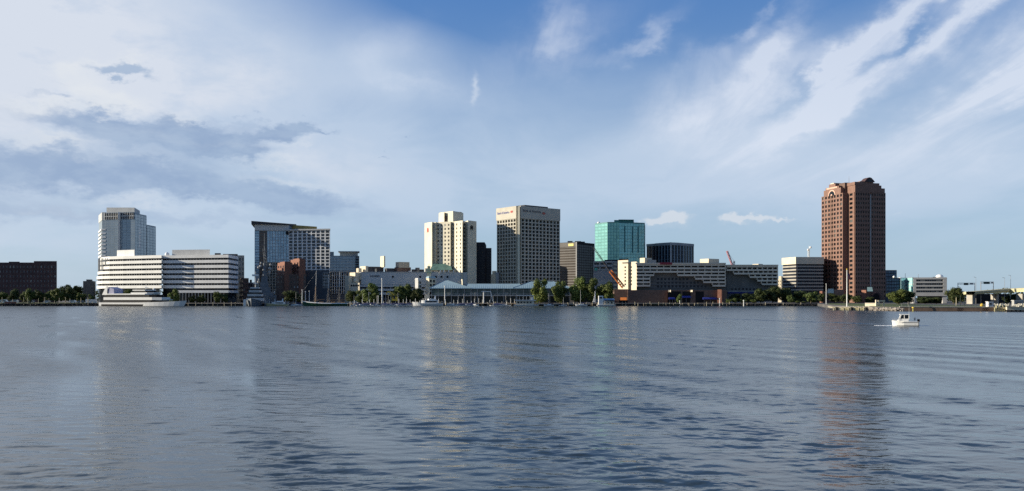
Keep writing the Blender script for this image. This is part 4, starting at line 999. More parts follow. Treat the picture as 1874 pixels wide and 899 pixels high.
# stepped crown, notch and right side
b.prism('crown_core', [T(7, 8), T(su-8, 8), T(su-8, sv-8), T(7, sv-8)], zt, zs(335), BRICK2)
b.prism('crown_step', [T(3, ra+2), T(11, ra+2), T(11, sv-10), T(3, sv-10)], zt, zs(334.5), BRICK2)
def TR(u0, u1, z0, z1, m=BRICK, name='crown_step', v0=-.35, v1=12): b.prism(name, [T(u0, v0), T(u1, v0), T(u1, v1), T(u0, v1)], z0, z1, m)
TR(5.2, su-.6, zt, zs(346)); TR(5.2, su-4, zs(346)+.01, zs(341)); TR(6, su-6, zs(341)+.01, zs(337)); TR(10, su-12, zs(337)+.01, zs(334.5)); TR(4.7, 12, zs(341.5), zs(336), v0=-.6, v1=11)
um = 5+(su-5)*.47
def gable(w, h, v0, v1, m, name):
    pr = [(-w, 0), (w, 0), (w*.72, h*.42), (w*.34, h*.86), (0, h), (-w*.34, h*.86), (-w*.72, h*.42)]
    b.part(MB().loft([[(*T(um+a, v1), zs(335.2)+c) for a, c in pr], [(*T(um+a, v0), zs(335.2)+c) for a, c in pr]]), name, m)
gable(5.2, 3.9, -.9, 5, BRICKD, 'dormer_gable'); gable(3.0, 2.4, -1.1, -.8, G_DARK, 'dormer_window')
b.part(MB().bar((*T(10, 14), zs(335)), (*T(10, 14), zs(321)), .22, .06), 'aerial', POLEG)
# plinth wings
for (l, c, r, Y, p0) in ((1500, 1512, 1520, 676, 533), (1510, 1522, 1544, 670, 530), (1576.5, 1585, 1588, 664, 531)): b.prism('brick_plinth', corner(l, c, r, Y, 60), GZ-.1, Z(p0, Y), BRICKO if l != 1510 else BRICK)
b.prism('entrance_hall', [P(1586, 664), P(1616, 668), P(1616, 684), P(1586, 684)], GZ-.1, Z(533, 666), BRICK2)
GR = mat('green_glass_roof', (.30, .42, .36), .25, .1, .4, spec=.7)
for (a, c, Y, p0, p1) in ((1514, 1530, 666, 528.5, 536), (1587, 1601, 661, 525.5, 533)):
    x0, x1 = X(a, Y), X(c, Y); w = x1-x0
    b.part(MB().loft([[(x0, Y, Z(p1, Y)), (x0+w*.75, Y, Z(p1, Y)), (x0+w*.75, Y, Z(p1, Y)-.4), (x0, Y, Z(p1, Y)-.4)], [(x0+w*.35, Y+5, Z(p0, Y)), (x1, Y+5, Z(p0, Y)), (x1, Y+5, Z(p0, Y)-.4), (x0+w*.35, Y+5, Z(p0, Y)-.4)]]), 'glass_roof', GR)
mb = MB(); cx_ = X(1603.5, 663.5)
ring0 = [(cx_+math.cos(math.pi*i/10)*2.6, 663.4, Z(543, 664)+math.sin(math.pi*i/10)*2.6) for i in range(11)]+[(cx_-2.6, 663.4, GZ), (cx_+2.6, 663.4, GZ)]
mb.loft([[(p[0], 665.6, p[2]) for p in ring0], ring0]); b.part(mb, 'arched_portal', BLACK)
ring1 = [(cx_+(p[0]-cx_)*1.35, 663.7, GZ+(p[2]-GZ)*1.12) for p in ring0]; b.part(MB().loft([[(p[0], 665.7, p[2]) for p in ring1], ring1]), 'portal_surround', BRICKD)
b.finish()

# right hand buildings
b = Building('dark_blue_office', 'dark blue glass office stepping down beside the red granite tower', 'building', P(1630, 750))
b.prism('wall', quad(1612, 1641, 752, 25), GZ-.1, Z(494.5, 752), mat('deep_blue_cladding', (.02, .05, .10), .3, .15)); b.facade(P(1620, 751.9), P(1641, 751.9), Z(545, 752), Z(495, 752), 4, 9, .12, .2, .12, NAVY, glass('deep_blue_glass', (.03, .07, .13), (.05, .11, .18), rough=.12), name='glazing_grid')
q = quad(1622, 1646, 742, 18); b.prism('lower_wing', q, GZ-.1, Z(508.5, 742), MATS['deep_blue_cladding']); b.facade(q[0], q[1], Z(545, 742), Z(509, 742), 5, 6, .10, .2, .12, NAVY, MATS['deep_blue_glass'], name='glazing_grid')
b.part(MB().ball((X(1637, 740), 741, Z(507, 741)), 1.1), 'roof_dome', BOATW, True); b.finish()
q = [P(1649, 752), P(1660, 746), P(1673, 728), P(1676, 760), P(1650, 770)]
b = Building('aqua_glass_block', 'pale aqua glass block catching the sun beside the grey dish-topped office', 'building', q[1])
q = [P(1649, 745), P(1660, 747), P(1672, 728), P(1676, 760), P(1650, 770)]
b.prism('wall', q, GZ-.1, Z(508.5, 745), STEEL); b.facade(q[0], q[1], Z(545, 745), Z(509, 745), 3, 6, .1, .15, .12, STEEL, G_BLUE, name='shaded_glazing'); b.facade(q[1], q[2], Z(545, 745), Z(509, 745), 4, 6, .08, .12, .12, CONCL, G_AQUA_LIT, name='sunlit_glazing')  # sun and shade painted as brighter and duller glass and frames
b.part(MB().box(X(1647.5, 744), X(1649.5, 744), 744, 748, GZ, Z(508, 745)), 'white_edge_pier', WHITE)
mb = MB(); mb.bar((X(1661.5, 750), 755, Z(509, 750)), (X(1661.5, 750), 755, Z(500, 750)), .15); mb.bar((X(1685.5, 750), 755, Z(511, 750)), (X(1685.5, 750), 755, Z(501, 750)), .15); b.part(mb, 'aerial', POLEG); b.finish()
q = (P(1671.5, 600), P(1732.5, 596), P(1733, 620), P(1672, 624))
b = Building('grey_slab_office', 'light grey office slab with four long window slots and a white dish on its roof', 'building', q[0])
GY = mat('warm_grey_panel', (.44, .43, .41), .8, .07, .15, stain=.15)
b.prism('wall', q, Z(542, 600), Z(509.2, 600), GY); b.prism('undercroft', offset_in(q, 2.5), GZ-.1, Z(542, 600)-.01, BLACK)
d = Vector((q[1][0]-q[0][0], q[1][1]-q[0][1])); L = d.length; d /= L; n = (d.y, -d.x)
mb = MB(); zz = [Z(p, 598) for p in (513.3, 520.0, 526.7, 533.4)]
edges = [Z(542, 598)]+[v for z in reversed(zz) for v in (z-.75, z+.75)]+[Z(509.4, 598)]
for k in range(0, len(edges), 2): mb.obox(q[0], d, n, .02, L, -.05, .45, edges[k], edges[k+1])
for a0, a1 in ((.02, L*.08), (L*.89, L-.02)): mb.obox(q[0], d, n, a0, a1, -.05, .42, edges[0]+.01, edges[-1]-.01)
b.part(mb, 'front_panels', GY)
for z in zz:
    for i in range(12): b.pane(q[0], d, n, L*.08+i*L*.81/12+.12, L*.08+(i+1)*L*.81/12-.12, z-.75, z+.75, G_DARK, .01)
mb = MB()
for u0, u1 in ((0, .05), (.88, 1.)): mb.obox(q[0], d, n, L*u0, L*u1, -8, 0, GZ, Z(542, 600)-.02)
b.part(mb, 'leg_wall', GY)
b.prism('roof_housing', quad(1707, 1716, 606, 5), Z(509.2, 600), Z(507, 606), CONCD)
b.part(MB().ball((X(1722, 604), 606, Z(507, 604)), 2.6, 14, 8, .75), 'roof_dish', BOATW, True); parapet(b, q, Z(509.2, 600), GY, .5); b.finish()

# ------------------------------------------------------------------ riverside pavilion
Yp = 640
b = Building('waterside_pavilion', 'long glass market pavilion under pale blue hipped roofs on the quay', 'pavilion', P(900, Yp))
def hip(l, r, pl, pr, pe, pt, dep=26, name='hipped_roof', yo=0):
    x0, x1, xa, xb = X(l, Yp+yo), X(r, Yp+yo), X(pl, Yp+dep/2), X(pr, Yp+dep/2)
    ze, zp = Z(pe, Yp), Z(pt, Yp+dep/2); y0, y1, ym = Yp-2+yo, Yp+dep, Yp+dep/2
    mb = MB(); mb.loft([[(x0, y0, ze-.5), (x1, y0, ze-.5), (x1, y1, ze-.5), (x0, y1, ze-.5)], [(x0, y0, ze), (x1, y0, ze), (x1, y1, ze), (x0, y1, ze)], [(xa, ym-.3, zp), (xb, ym-.3, zp), (xb, ym+.3, zp), (xa, ym+.3, zp)]])
    o = b.part(mb, name, PALEBLUE)
    # standing seams and hips
    sm = MB()
    for (bx, by, tx_, ty_) in ((x0, y0, xa, ym), (x1, y0, xb, ym)): sm.bar((bx, by, ze+.1), (tx_, ty_, zp+.1), .16, n=4)
    n_ = int((x1-x0)/1.6)
    for i in range(1, n_):
        x = x0+i*(x1-x0)/n_; tx2 = min(max(x, xa), xb)
        f = 1.0 if xa <= x <= xb else ((x-x0)/max(.1, xa-x0) if x < xa else (x1-x)/max(.1, x1-xb))
        sm.bar((x, y0, ze+.05), (x, y0+(ym-y0)*f, ze+(zp-ze)*f+.05), .05, n=3)
    b.part(sm, 'roof_seam', mat('roof_seam_grey', (.20, .29, .33), .5))
hip(786, 862, 815, 819, 527.5, 513.5); hip(850, 958, 856, 950, 527.8, 519.5, 22, yo=1.2); hip(938, 1047, 972, 1012, 527.5, 515.5)
b.prism('glazed_hall', quad(790, 1043, Yp+4, 18), GZ-.1, Z(528, Yp)-.1, mat('hall_dark', (.02, .035, .04), .4))
zf = Z(541, Yp); A, B2 = P(790, Yp+3.9), P(1043, Yp+3.9)
b.facade(A, B2, zf+.4, Z(529.5, Yp), 36, 2, .10, .14, .18, mat('green_frame', (.16, .24, .23), .6), G_PAV, name='upper_glazing_frame')
b.prism('balcony_deck', quad(788, 1045, Yp-.5, 5), zf-.35, zf+.1, CONCL)
mb = MB()
for i in range(40): x = X(789+i*6.5, Yp); mb.box(x-.08, x+.08, Yp-.3, Yp-.15, zf, zf+1.1)
mb.box(X(788, Yp), X(1045, Yp), Yp-.32, Yp-.14, zf+1.1, zf+1.2); b.part(mb, 'balcony_rail', POLEW)
mb = MB()
for i in range(22): x = X(790+i*12, Yp); mb.box(x-.2, x+.2, Yp, Yp+.4, GZ, Z(528, Yp)-.5)
b.part(mb, 'column', POLEG)
b.finish()

# ------------------------------------------------------------------ trees
F1 = foliage('green_foliage', (.042, .068, .020), (.12, .16, .045)); F2 = foliage('dark_foliage', (.030, .050, .018), (.075, .10, .034)); F3 = foliage('bright_foliage', (.06, .10, .025), (.17, .22, .06))
def crown_mesh(seed, fm, lobes=24, leaves=5200, size=.042):
    rr = random.Random(seed); mb = MB(); Ls = []
    for _ in range(lobes):
        a = rr.uniform(0, 2*math.pi); h = rr.uniform(-.42, .38); r_ = math.sqrt(max(0, .25-h*h*.8))*rr.uniform(.35, 1.0)
        Ls.append((Vector((math.cos(a)*r_*.8, math.sin(a)*r_*.8, h*.85)), rr.uniform(.12, .21)))
    for i in range(leaves):
        c, r_ = Ls[i % lobes]; d = Vector((rr.gauss(0, 1), rr.gauss(0, 1), rr.gauss(0, 1))).normalized()
        rad = r_*rr.uniform(.55, 1.12)*(1 if rr.random() > .06 else 1.3); p = c+d*rad
        nrm = (d+Vector((rr.uniform(-.7, .7), rr.uniform(-.7, .7), rr.uniform(-.4, .7)))).normalized()
        a = nrm.cross(Vector((0, 0, 1))); a = a.normalized() if a.length > .01 else Vector((1, 0, 0)); bb = nrm.cross(a)
        s1 = size*rr.uniform(.5, 1.2); s2 = s1*rr.uniform(.5, .9)
        p = p+Vector((0, 0, .5))
        mb.face([p-a*s1, p-bb*s2, p+a*s1, p+bb*s2])
    return mb
TREES = {}
def tree(kind, px, Y, wpx, top, label, base=None, group=None, name='tree', sq=.12):
    """kind: round, dark, bright, shrub"""
    vk = (kind, random.randint(0, 2))
    if vk not in TREES:
        fm = {'round': F1, 'dark': F2, 'bright': F3, 'shrub': F1}[kind]
        r = empty(name, (0, 0, 0), 'x', 'tree'); crown_mesh(hash(vk[0].__len__())+vk[1]*17+3, fm).build('crown', fm, r)
        mb = MB(); rr = random.Random(vk[1]); mb.bar((0, 0, -.25), (0, 0, .35), .035, .022, 7)
        for i in range(5):
            a = i*1.26+rr.random(); mb.bar((0, 0, .05+.06*i), (math.cos(a)*.24, math.sin(a)*.24, .35+.08*i), .014, .005, 5)
        mb.build('trunk', BARK, r); TREES[vk] = r; r['_proto'] = 1
    src = TREES[vk]; o = src if '_fresh' not in src and src.get('_proto') == 1 and not src.get('_used') else copy_tree(src)
    src['_used'] = 1
    for kk in ('_proto', '_used'):
        if o is not src and kk in o: del o[kk]
    w = wpx/F*Y; zb = GZ if base is None else base; zt_ = Z(top, Y); H = zt_-zb; s = H/1.06; w *= 1.10
    o.name = 'tree' if kind != 'shrub' else 'shrub'
    o.location = (X(px, Y), Y, zt_-s*1.0); o.scale = (w, w, s); o.rotation_euler = (0, 0, random.uniform(0, 6.28))
    tag(o, label, 'tree' if kind != 'shrub' else 'shrub', group)
    if kind != 'shrub' : pass
    return o
ORD = ['first', 'second', 'third', 'fourth', 'fifth', 'sixth', 'seventh', 'eighth', 'ninth', 'tenth', 'eleventh', 'twelfth']
for i, (px, w, top) in enumerate(((3, 18, 532), (24, 18, 528.5), (42, 14, 533), (56, 20, 527), (73, 18, 529.5), (90, 15, 532), (106, 22, 525), (129, 20, 526), (148, 17, 534), (166, 12, 538))):
    tree('dark' if i % 3 == 1 else 'round', px, 632+(i % 3)*6, w, top, f'{ORD[i]} tree from the left in the row on the lawn', group='trees in a row on the lawn')
tree('dark', 120, 790, 34, 520, 'wide dark tree behind the lawn row in the gap right of the brick block'); tree('dark', 141, 800, 22, 522, 'dark tree standing behind the lawn row just left of the small concrete block')
for i, (px, w, top, kd, lab) in enumerate(((205, 16, 529, 'round', 'leftmost small tree showing above the long cruise boat'), (233, 20, 528.5, 'round', 'small tree above the middle deck of the long cruise boat'), (319, 20, 527, 'bright', 'bright green tree at the bow of the long cruise boat'),
        (352, 14, 540, 'dark', 'small dark tree right of the cruise boat bow'), (368, 16, 539, 'dark', 'low dark tree before the ground floor of the white banded offices'), (398, 15, 533, 'round', 'slender tree before the right part of the white banded offices'),
        (412, 12, 538, 'dark', 'small dark tree at the right corner of the white banded offices'), (532, 26, 531, 'dark', 'dark round tree at the foot of the brick building'), (548, 16, 535, 'dark', 'smaller dark tree right of the round one under the brick building'),
        (643, 22, 531, 'dark', 'dark tree behind the rightmost schooner mast'), (659, 20, 530.5, 'round', 'round tree under the cream box house'), (679, 32, 516.5, 'bright', 'large spreading tree left of the tall white marina pole'),
        (722, 18, 534, 'dark', 'small dark tree behind the yellow excavator'), (741, 36, 516.5, 'round', 'large spreading tree right of the tall white marina pole'), (761, 24, 527, 'dark', 'dark tree at the foot of the white stair tower'),
        (988, 32, 508.5, 'bright', 'tall bright tree before the right half of the pavilion roof'), (1024, 28, 513, 'round', 'tree covering the right end of the pavilion roof'), (1059, 36, 504.5, 'bright', 'tallest tree of the grove right of the pavilion'),
        (1083, 30, 508, 'round', 'middle tree of the grove right of the pavilion'), (1108, 32, 511, 'round', 'rightmost tree of the grove, next to the orange crane'), (1243, 9, 538, 'bright', 'slim little tree between the blue awnings'))):
    tree(kd, px, 625-(i % 4)*3 if px > 600 else 628, w, top, lab)
for i, (px, w, top, kd, Y, lab) in enumerate(((1346, 26, 537, 'dark', 640, 'low dark tree at the left end of the grove before the hotel wing'), (1368, 26, 536, 'dark', 636, 'second dark tree in the grove before the hotel wing'), (1392, 28, 528, 'dark', 644, 'dark tree under the right end of the hotel balconies'),
        (1414, 30, 524, 'dark', 646, 'big dark tree at the right corner of the riverside hotel'), (1437, 28, 526, 'dark', 648, 'big dark tree before the left corner of the cream-capped office'), (1462, 26, 531, 'dark', 646, 'dark tree before the middle of the cream-capped office'),
        (1448, 14, 538, 'round', 618, 'small round light green tree in front of the dark grove'), (1484, 26, 531.5, 'round', 622, 'round green tree before the right side of the cream-capped office'), (1503, 14, 536, 'dark', 640, 'dark tree at the left foot of the red tower'),
        (1527, 22, 536, 'dark', 640, 'dark tree before the left side of the red tower'), (1545, 22, 538, 'dark', 634, 'dark tree behind the tall flagpole'), (1568, 20, 541, 'dark', 628, 'low dark tree right of the tall flagpole'), (1592, 16, 543, 'dark', 630, 'low dark tree before the arched portal'),
        (1644, 34, 528.5, 'round', 520, 'broad round tree between the red tower and the grey office'), (1663, 22, 532, 'dark', 522, 'dark tree touching the left edge of the grey office'), (1693, 26, 543, 'dark', 560, 'dark tree in the left part of the grey office undercroft'), (1714, 20, 543.5, 'dark', 562, 'dark tree in the right part of the grey office undercroft'),
        (1745, 30, 525.5, 'dark', 540, 'dark tree right beside the grey slab office'), (1759, 16, 532, 'dark', 575, 'dark tree at the left end of the bridge'), (1850, 26, 537, 'dark', 560, 'dark tree under the right part of the bridge'))):
    tree(kd, px, Y, w, top, lab)
for i, (px, w, top) in enumerate(((1334, 12, 546), (1345, 10, 545), (1361, 14, 547), (1380, 12, 547), (1460, 10, 550), (1471, 10, 551))):
    tree('shrub', px, 610, w, top, f'{ORD[i]} low shrub from the left along the bank before the hotel wing', group='low shrubs along the bank')
for v in TREES.values():
    for kk in ('_proto', '_used'):
        if kk in v: del v[kk]

# far wood behind the town
rr = random.Random(11); mb = MB()
for i in range(15000):
    x = rr.uniform(-900, 900); y = 960+rr.uniform(-14, 14); top = Z(533, 960)+6*mnoise.noise(Vector((x*.02, 0, 0)))+3*mnoise.noise(Vector((x*.11, 3, 0)))
    z = GZ+(top-GZ)*rr.random()**.6; s = rr.uniform(.7, 1.7); a = rr.uniform(0, 3.14); dx, dy = math.cos(a)*s, math.sin(a)*s*.5
    mb.face([(x-dx, y-dy, z), (x, y, z-s*.7), (x+dx, y+dy, z), (x, y-s*.3, z+s*.7)])
tag(mb.build('distant_woods', F2), 'dark distant wood in the gaps behind the town', 'woods', kind='stuff')
# riprap along the left bank
rr = random.Random(5); mb = MB()
def rock(mb, x, y, z, s, rr):
    i0 = len(mb.v); mb.ball((x, y, z), s, 6, 4, rr.uniform(.6, .9))
    for k in range(i0, len(mb.v)):
        v = mb.v[k]; mb.v[k] = (v[0]+rr.uniform(-.2, .2)*s, v[1]+rr.uniform(-.2, .2)*s, v[2]+rr.uniform(-.15, .15)*s)
for i in range(1500): rock(mb, rr.uniform(-620, X(176, 598)), rr.uniform(597.6, 599.6), rr.uniform(-.1, 1.5), rr.uniform(.35, .8), rr)
tag(mb.build('riprap', ROCKD), 'dark wet boulders heaped along the lawn bank', 'boulders', kind='stuff')
mb = MB()
for i in range(420):
    u = rr.random(); p = Vector(P(1562, 404)).lerp(Vector(P(1644, 369)), u); rock(mb, p.x+rr.uniform(-1, 1), p.y+rr.uniform(-4, 3), rr.uniform(-.1, 1.2), rr.uniform(.3, .85), rr)
tag(mb.build('riprap', STONE), 'pale rocks heaped on the point beside the timber pier', 'boulders', kind='stuff')
mb = MB()
for i in range(400): rock(mb, X(rr.uniform(1330, 1500), 599), rr.uniform(598.2, 600), rr.uniform(-.2, .9), rr.uniform(.3, .6), rr)
tag(mb.build('riprap', ROCKD), 'dark boulders under the bank before the hotel grove', 'boulders', kind='stuff')

# ------------------------------------------------------------------ boats
def hull_rings(L, W, H, n=14, bow=.35, sheer=.3, flare=.75, stern_w=.8, draft=.4):
    """hull along +x (bow at +L/2); closed ring per station"""
    rings = []
    for i in range(n+1):
        u = i/n; x = -L/2+L*u
        w = W/2*(stern_w+(1-stern_w)*min(1, u*3)) if u < 1-bow else W/2*max(.02, math.cos((u-(1-bow))/bow*math.pi/2)**.8)
        h = H*(1+sheer*max(0, u-.4)**2*2.6)
        xo = (L*.06*max(0, (u-.6)/.4))
        rings.append([(x+xo, -w, h), (x+xo*.4, -w*flare, .2), (x, -w*.5*flare, -draft), (x, w*.5*flare, -draft), (x+xo*.4, w*flare, .2), (x+xo, w, h)])
    return rings
def place(o, px, Y, rz=0, z=0): o.location = (X(px, Y), Y, z); o.rotation_euler = (0, 0, R(rz)); return o

# long cruise boat
L = 69.5
r = empty('cruise_boat', (0, 0, 0), 'long white cruise boat with dark window bands moored before the banded offices', 'boat')
MB().loft(hull_rings(L, 11, 2.6, 20, .42, .55, .97, .97)).build('hull', BOATW, r); MB().loft(hull_rings(L*.93, 11.2, 1.35, 20, .5, .0, .98, .97)).build('boot_stripe', BLACK, r)
def deck(x0, x1, w, z0, z1, nose):
    return [(x0, -w/2), (x1-nose, -w/2), (x1-nose*.35, -w*.36), (x1, 0), (x1-nose*.35, w*.36), (x1-nose, w/2), (x0, w/2)]
for (x0, x1, w, z0, z1, nose, m, nm) in ((-31, 22, 10.2, 2.6, 4.4, 10, BLACK, 'window_band'), (-30.2, 24.5, 10.9, 4.4, 6.3, 11, BOATW, 'deck'), (-28, 18.5, 9.8, 6.3, 8.1, 8, BLACK, 'window_band'), (-27.6, 14, 10.4, 8.1, 8.9, 7, BOATW, 'deck'),
                                       (-6, 15.5, 9.6, 8.9, 9.7, 7, BOATW, 'deck'), (-4, 11.5, 8, 9.7, 10.9, 5, BLACK, 'window_band'), (-5, 11, 8.4, 10.9, 11.6, 5, BOATW, 'deck'), (13, 27, 8.5, 4.1, 4.9, 8, STEEL, 'foredeck')):
    MB().prism(deck(x0, x1, w, z0, z1, nose), z0, z1).build(nm, m, r)
MB().loft([[(-32.5, y, 8.0), (-28.2, y, 8.0), (-27.3, y, 14.2), (-28.6, y, 14.2)] for y in (-4.6, -4.2)]).build('stern_fin', BOATW, r); MB().loft([[(-32.5, y, 8.0), (-28.2, y, 8.0), (-27.3, y, 14.2), (-28.6, y, 14.2)] for y in (4.2, 4.6)]).build('stern_fin', BOATW, r)
MB().prism([(-27.2, -4.1), (-22, -4.1), (-22, 4.1), (-27.2, 4.1)], 8.71, 9.6, [13.6, 12.2, 12.2, 13.6]).build('stern_canopy', mat('lilac_canopy', (.30, .30, .42), .6), r)
MB().bar((-6, 0, 9.6), (-6, 0, 14), .12, .06).build('mast', POLEW, r)
MB().bar((3, 0, 11.6), (3, 0, 15.4), .2, .1).build('mast', POLEW, r); MB().ball((10, 0, 12.1), .7).build('radar_dome', BOATW, r, True); MB().box(2.2, 3.8, -1.6, 1.6, 13, 13.3).build('radar_bar', POLEW, r)
place(r, 261, 583, -20)
# white tiered boat seen end-on
r = empty('dinner_boat', (0, 0, 0), 'white tiered passenger boat seen end-on before the grey warship', 'boat')
MB().loft(hull_rings(26, 10.5, 3.6, 12, .45, .6)).build('hull', SHIPG, r)
for (x0, x1, w, z0, z1) in ((-12, 6, 9.6, 3.6, 5.8), (-11, 4.5, 8.6, 7, 8.6), (-9, 2.5, 7.2, 9.8, 11.4)):
    MB().box(x0, x1, -w/2, w/2, z0, z1).build('deckhouse', CONCL, r)
    MB().box(x0+.3, x1-.3, -w/2+.3, w/2-.3, z1, z1+1.2).build('window_band', G_DARK, r)
MB().box(-6, 0, -3, 3, 12.6, 13.4).build('wheelhouse_roof', BOATW, r)
MB().bar((-3, 0, 13), (-3, 0, 25), .22, .1).build('mast', POLEW, r)
for z, w in ((16, 3), (21.5, 4.5)): MB().box(-3.4, -2.6, -w/2, w/2, z, z+(.4 if z < 20 else 1.3)).build('radar_bar', BOATW, r)
MB().prism([(9, -5.6), (12.6, -5.6), (12.6, -4.0), (9, -4.0)], .2, 4.8).build('bow_fender', BOATW, r)
place(r, 466, 592, -82)
# grey warship behind
r = empty('warship', (0, 0, 0), 'grey warship with cluttered masts in front of the glass hotel', 'ship')
MB().loft(hull_rings(60, 16, 6, 14, .5, .4)).build('hull', SHIPG, r)
for (x0, x1, w, z0, z1) in ((-16, 12, 13, 6, 10), (-12, 9, 9, 10, 14), (-6, 5, 6, 14, 18), (-3, 3, 4.5, 18, 22)): MB().box(x0, x1, -w/2, w/2, z0, z1).build('superstructure', SHIPG, r)
MB().bar((0, 0, 23), (0, 0, 33), 1.6, .9, 10).build('fire_control_tower', SHIPG, r)
MB().bar((0, 0, 34), (0, 0, 56), .4, .14).build('mast', SHIPG, r)
MB().lattice((0, 2.0, 23), (0, -.5, 44), 1.6, 9, .13).build('lattice_mast', SHIPG, r)
mb = MB()
for z, w in ((38, 5), (42, 7), (47, 4)): mb.box(-.25, .25, -w/2, w/2, z, z+.3)
mb.build('yard_arm', SHIPG, r)
MB().bar((-8, 0, 18), (-10, 0, 27), 1.9, 1.6, 10).build('funnel', SHIPG, r)
mb = MB(); rr = random.Random(3)
for i in range(16): mb.ball((rr.uniform(-7, 5), rr.uniform(-5, 5), rr.uniform(18, 33)), rr.uniform(.5, 1.2), 8, 5)
mb.build('radar_dome', CONCG, r, True)
MB().prism([(4, 7.2), (8, 7.2), (8, 7.6), (4, 7.6)], 9, 11).build('white_flag', WHITE, r)
place(r, 484, 640, -75)
# schooner
r = empty('schooner', (0, 0, 0), 'three masted schooner with white topped green hull moored left of the tall pole', 'sailing ship')
MB().loft(hull_rings(31, 6.5, 1.7, 14, .5, .9, .7, .5)).build('hull', BOATG, r); MB().loft([[(p[0], p[1]*1.02, p[2]+dz) for p in (q[0], q[5])]+[(q[5][0], q[5][1]*.96, q[5][2]+dz+.5), (q[0][0], q[0][1]*.96, q[0][2]+dz+.5)] for q in hull_rings(31, 6.5, 1.7, 14, .5, .9, .7, .5) for dz in (0,)]).build('rail', BOATW, r)
MB().bar((14, 0, 3.6), (21, 0, 5.6), .18, .08).build('bowsprit', WOODM, r)
for x, h in ((8, 25.5), (-1, 22.5), (-9, 24.5)):
    MB().bar((x, 0, 1.6), (x-.5, 0, h*.55), .34, .28).build('mast', WOODM, r); MB().bar((x-.5, 0, h*.52), (x-.9, 0, h), .20, .08).build('topmast', POLEW, r)
    MB().bar((x-.3, 0, 4.2), (x-6.8, 0, 4.8), .26, .2).build('boom', WOODM, r)
mb = MB()
for x, h in ((8, 25.5), (-1, 22.5), (-9, 24.5)):
    for s_ in (-1, 1):
        for dx in (-.8, 0, .8): mb.bar((x+dx, s_*3, 1.8), (x-.6, 0, h*.62), .035, n=3)
mb.bar((20.5, 0, 5.4), (7.3, 0, 24), .04, n=3); mb.bar((7.2, 0, 24), (-1.8, 0, 21), .04, n=3); mb.bar((-1.8, 0, 21), (-9.8, 0, 23.5), .04, n=3); mb.build('rigging', POLEG, r)
for x in (3.5, -5, -12): MB().box(x-1.4, x+1.4, -1.4, 1.4, 1.7, 3.1).build('deckhouse', WOODM, r)
place(r, 597, 593, 180)
# two decked ferry
r = empty('river_ferry', (0, 0, 0), 'cream two decked river ferry with open upper deck before the pavilion', 'ferry')
MB().loft(hull_rings(17, 6, 1.1, 10, .25, .2, .9, .9)).build('hull', BOATW, r)
MB().box(-7, 6, -2.6, 2.6, 1.1, 3.6).build('cabin', CREAM2, r)
MB().box(-8.2, 7.6, -3, 3, 3.9, 4.4).build('upper_deck', BOATW, r); MB().box(-6, 6, -2.8, 2.8, 7.4, 7.8).build('canopy', BOATW, r)
mb = MB()
for x in (-7, -4.5, -2, .5, 3, 5.5):
    for y in (-2.7, 2.6): mb.box(x, x+.15, y, y+.12, 4.4, 7.4)
mb.build('stanchion', POLEW, r); MB().box(3.6, 5.6, -1.2, 1.2, 4.4, 6.8).build('wheelhouse', BOATW, r)
for x in (-6, -3.8, -1.6, .6, 2.8): MB().box(x, x+1.4, -2.68, -2.6, 2, 3.2).build('window', G_DARK, r)
place(r, 962, 596, 0)
# white kiosk boat with blue canopy
r = empty('houseboat', (0, 0, 0), 'white houseboat with a tall wheelhouse and blue canopy below the tree grove', 'boat')
MB().loft(hull_rings(13, 5, 1.0, 10, .2, .1, .9, .9)).build('hull', BOATW, r); MB().box(-5.4, -2.2, -2, 2, 1, 7.4).build('wheelhouse', BOATW, r); MB().box(-2.1, 5.5, -2.1, 2.1, 1, 3.2).build('cabin', CREAM2, r)
MB().prism([(-2.2, -2.6), (6, -2.6), (6, 2.6), (-2.2, 2.6)], 4.1, 4.7, [4.6, 4.6, 5.4, 5.4]).build('canopy', mat('pale_blue_canvas', (.12, .24, .42), .7), r)
mb = MB()
for x in (-1, 2, 5.6): mb.bar((x, -2.4, 1), (x, -2.4, 4.2), .08)
mb.build('post', POLEW, r)
for x in (-1.4, .9, 3.2): MB().box(x, x+1.3, -2.16, -2.09, 1.8, 2.9).build('window', G_DARK, r)
MB().box(-4.9, -3, -2.08, -1.99, 5.4, 6.6).build('window', G_DARK, r)
place(r, 1109, 597, 0)
# motor yachts, generic
def motor_boat(label, px, Y, Ln, rz, hullm=BOATW, fly=True, group=None, mast=0, cover=None, name='motor_boat'):
    r = empty(name, (0, 0, 0), label, 'boat', group); k = Ln/14
    MB().loft(hull_rings(Ln, Ln*.28, 1.25*k, 12, .5, .7, .75, .85)).build('hull', hullm, r)
    MB().prism([(-4.6*k, -1.5*k), (1.6*k, -1.5*k), (3.4*k, -.7*k), (3.4*k, .7*k), (1.6*k, 1.5*k), (-4.6*k, 1.5*k)], 1.2*k, 2.8*k).build('cabin', cover or BOATW, r)
    MB().prism([(-4.2*k, -1.55*k), (1.0*k, -1.55*k), (2.9*k, -.75*k), (2.9*k, .75*k), (1.0*k, 1.55*k), (-4.2*k, 1.55*k)], 1.75*k, 2.4*k).build('window_band', G_DARK, r)
    if fly:
        MB().prism([(-3.6*k, -1.3*k), (-.4*k, -1.3*k), (.4*k, 0), (-.4*k, 1.3*k), (-3.6*k, 1.3*k)], 2.8*k, 3.5*k).build('flybridge', BOATW, r)
        MB().loft([[(-3.4*k, y, 3.4*k), (-2.6*k, y, 3.4*k), (-2.9*k, y, 5*k), (-3.5*k, y, 5*k)] for y in (-1.3*k, -1.1*k)]+[]).build('radar_arch', BOATW, r)
    if mast: MB().bar((0, 0, 1.4*k), (0, 0, mast), .11, .06).build('mast', POLEW, r)
    return place(r, px, Y, rz)
motor_boat('white flybridge motor yacht beside the tall white arch', 784, 594, 21, 180)
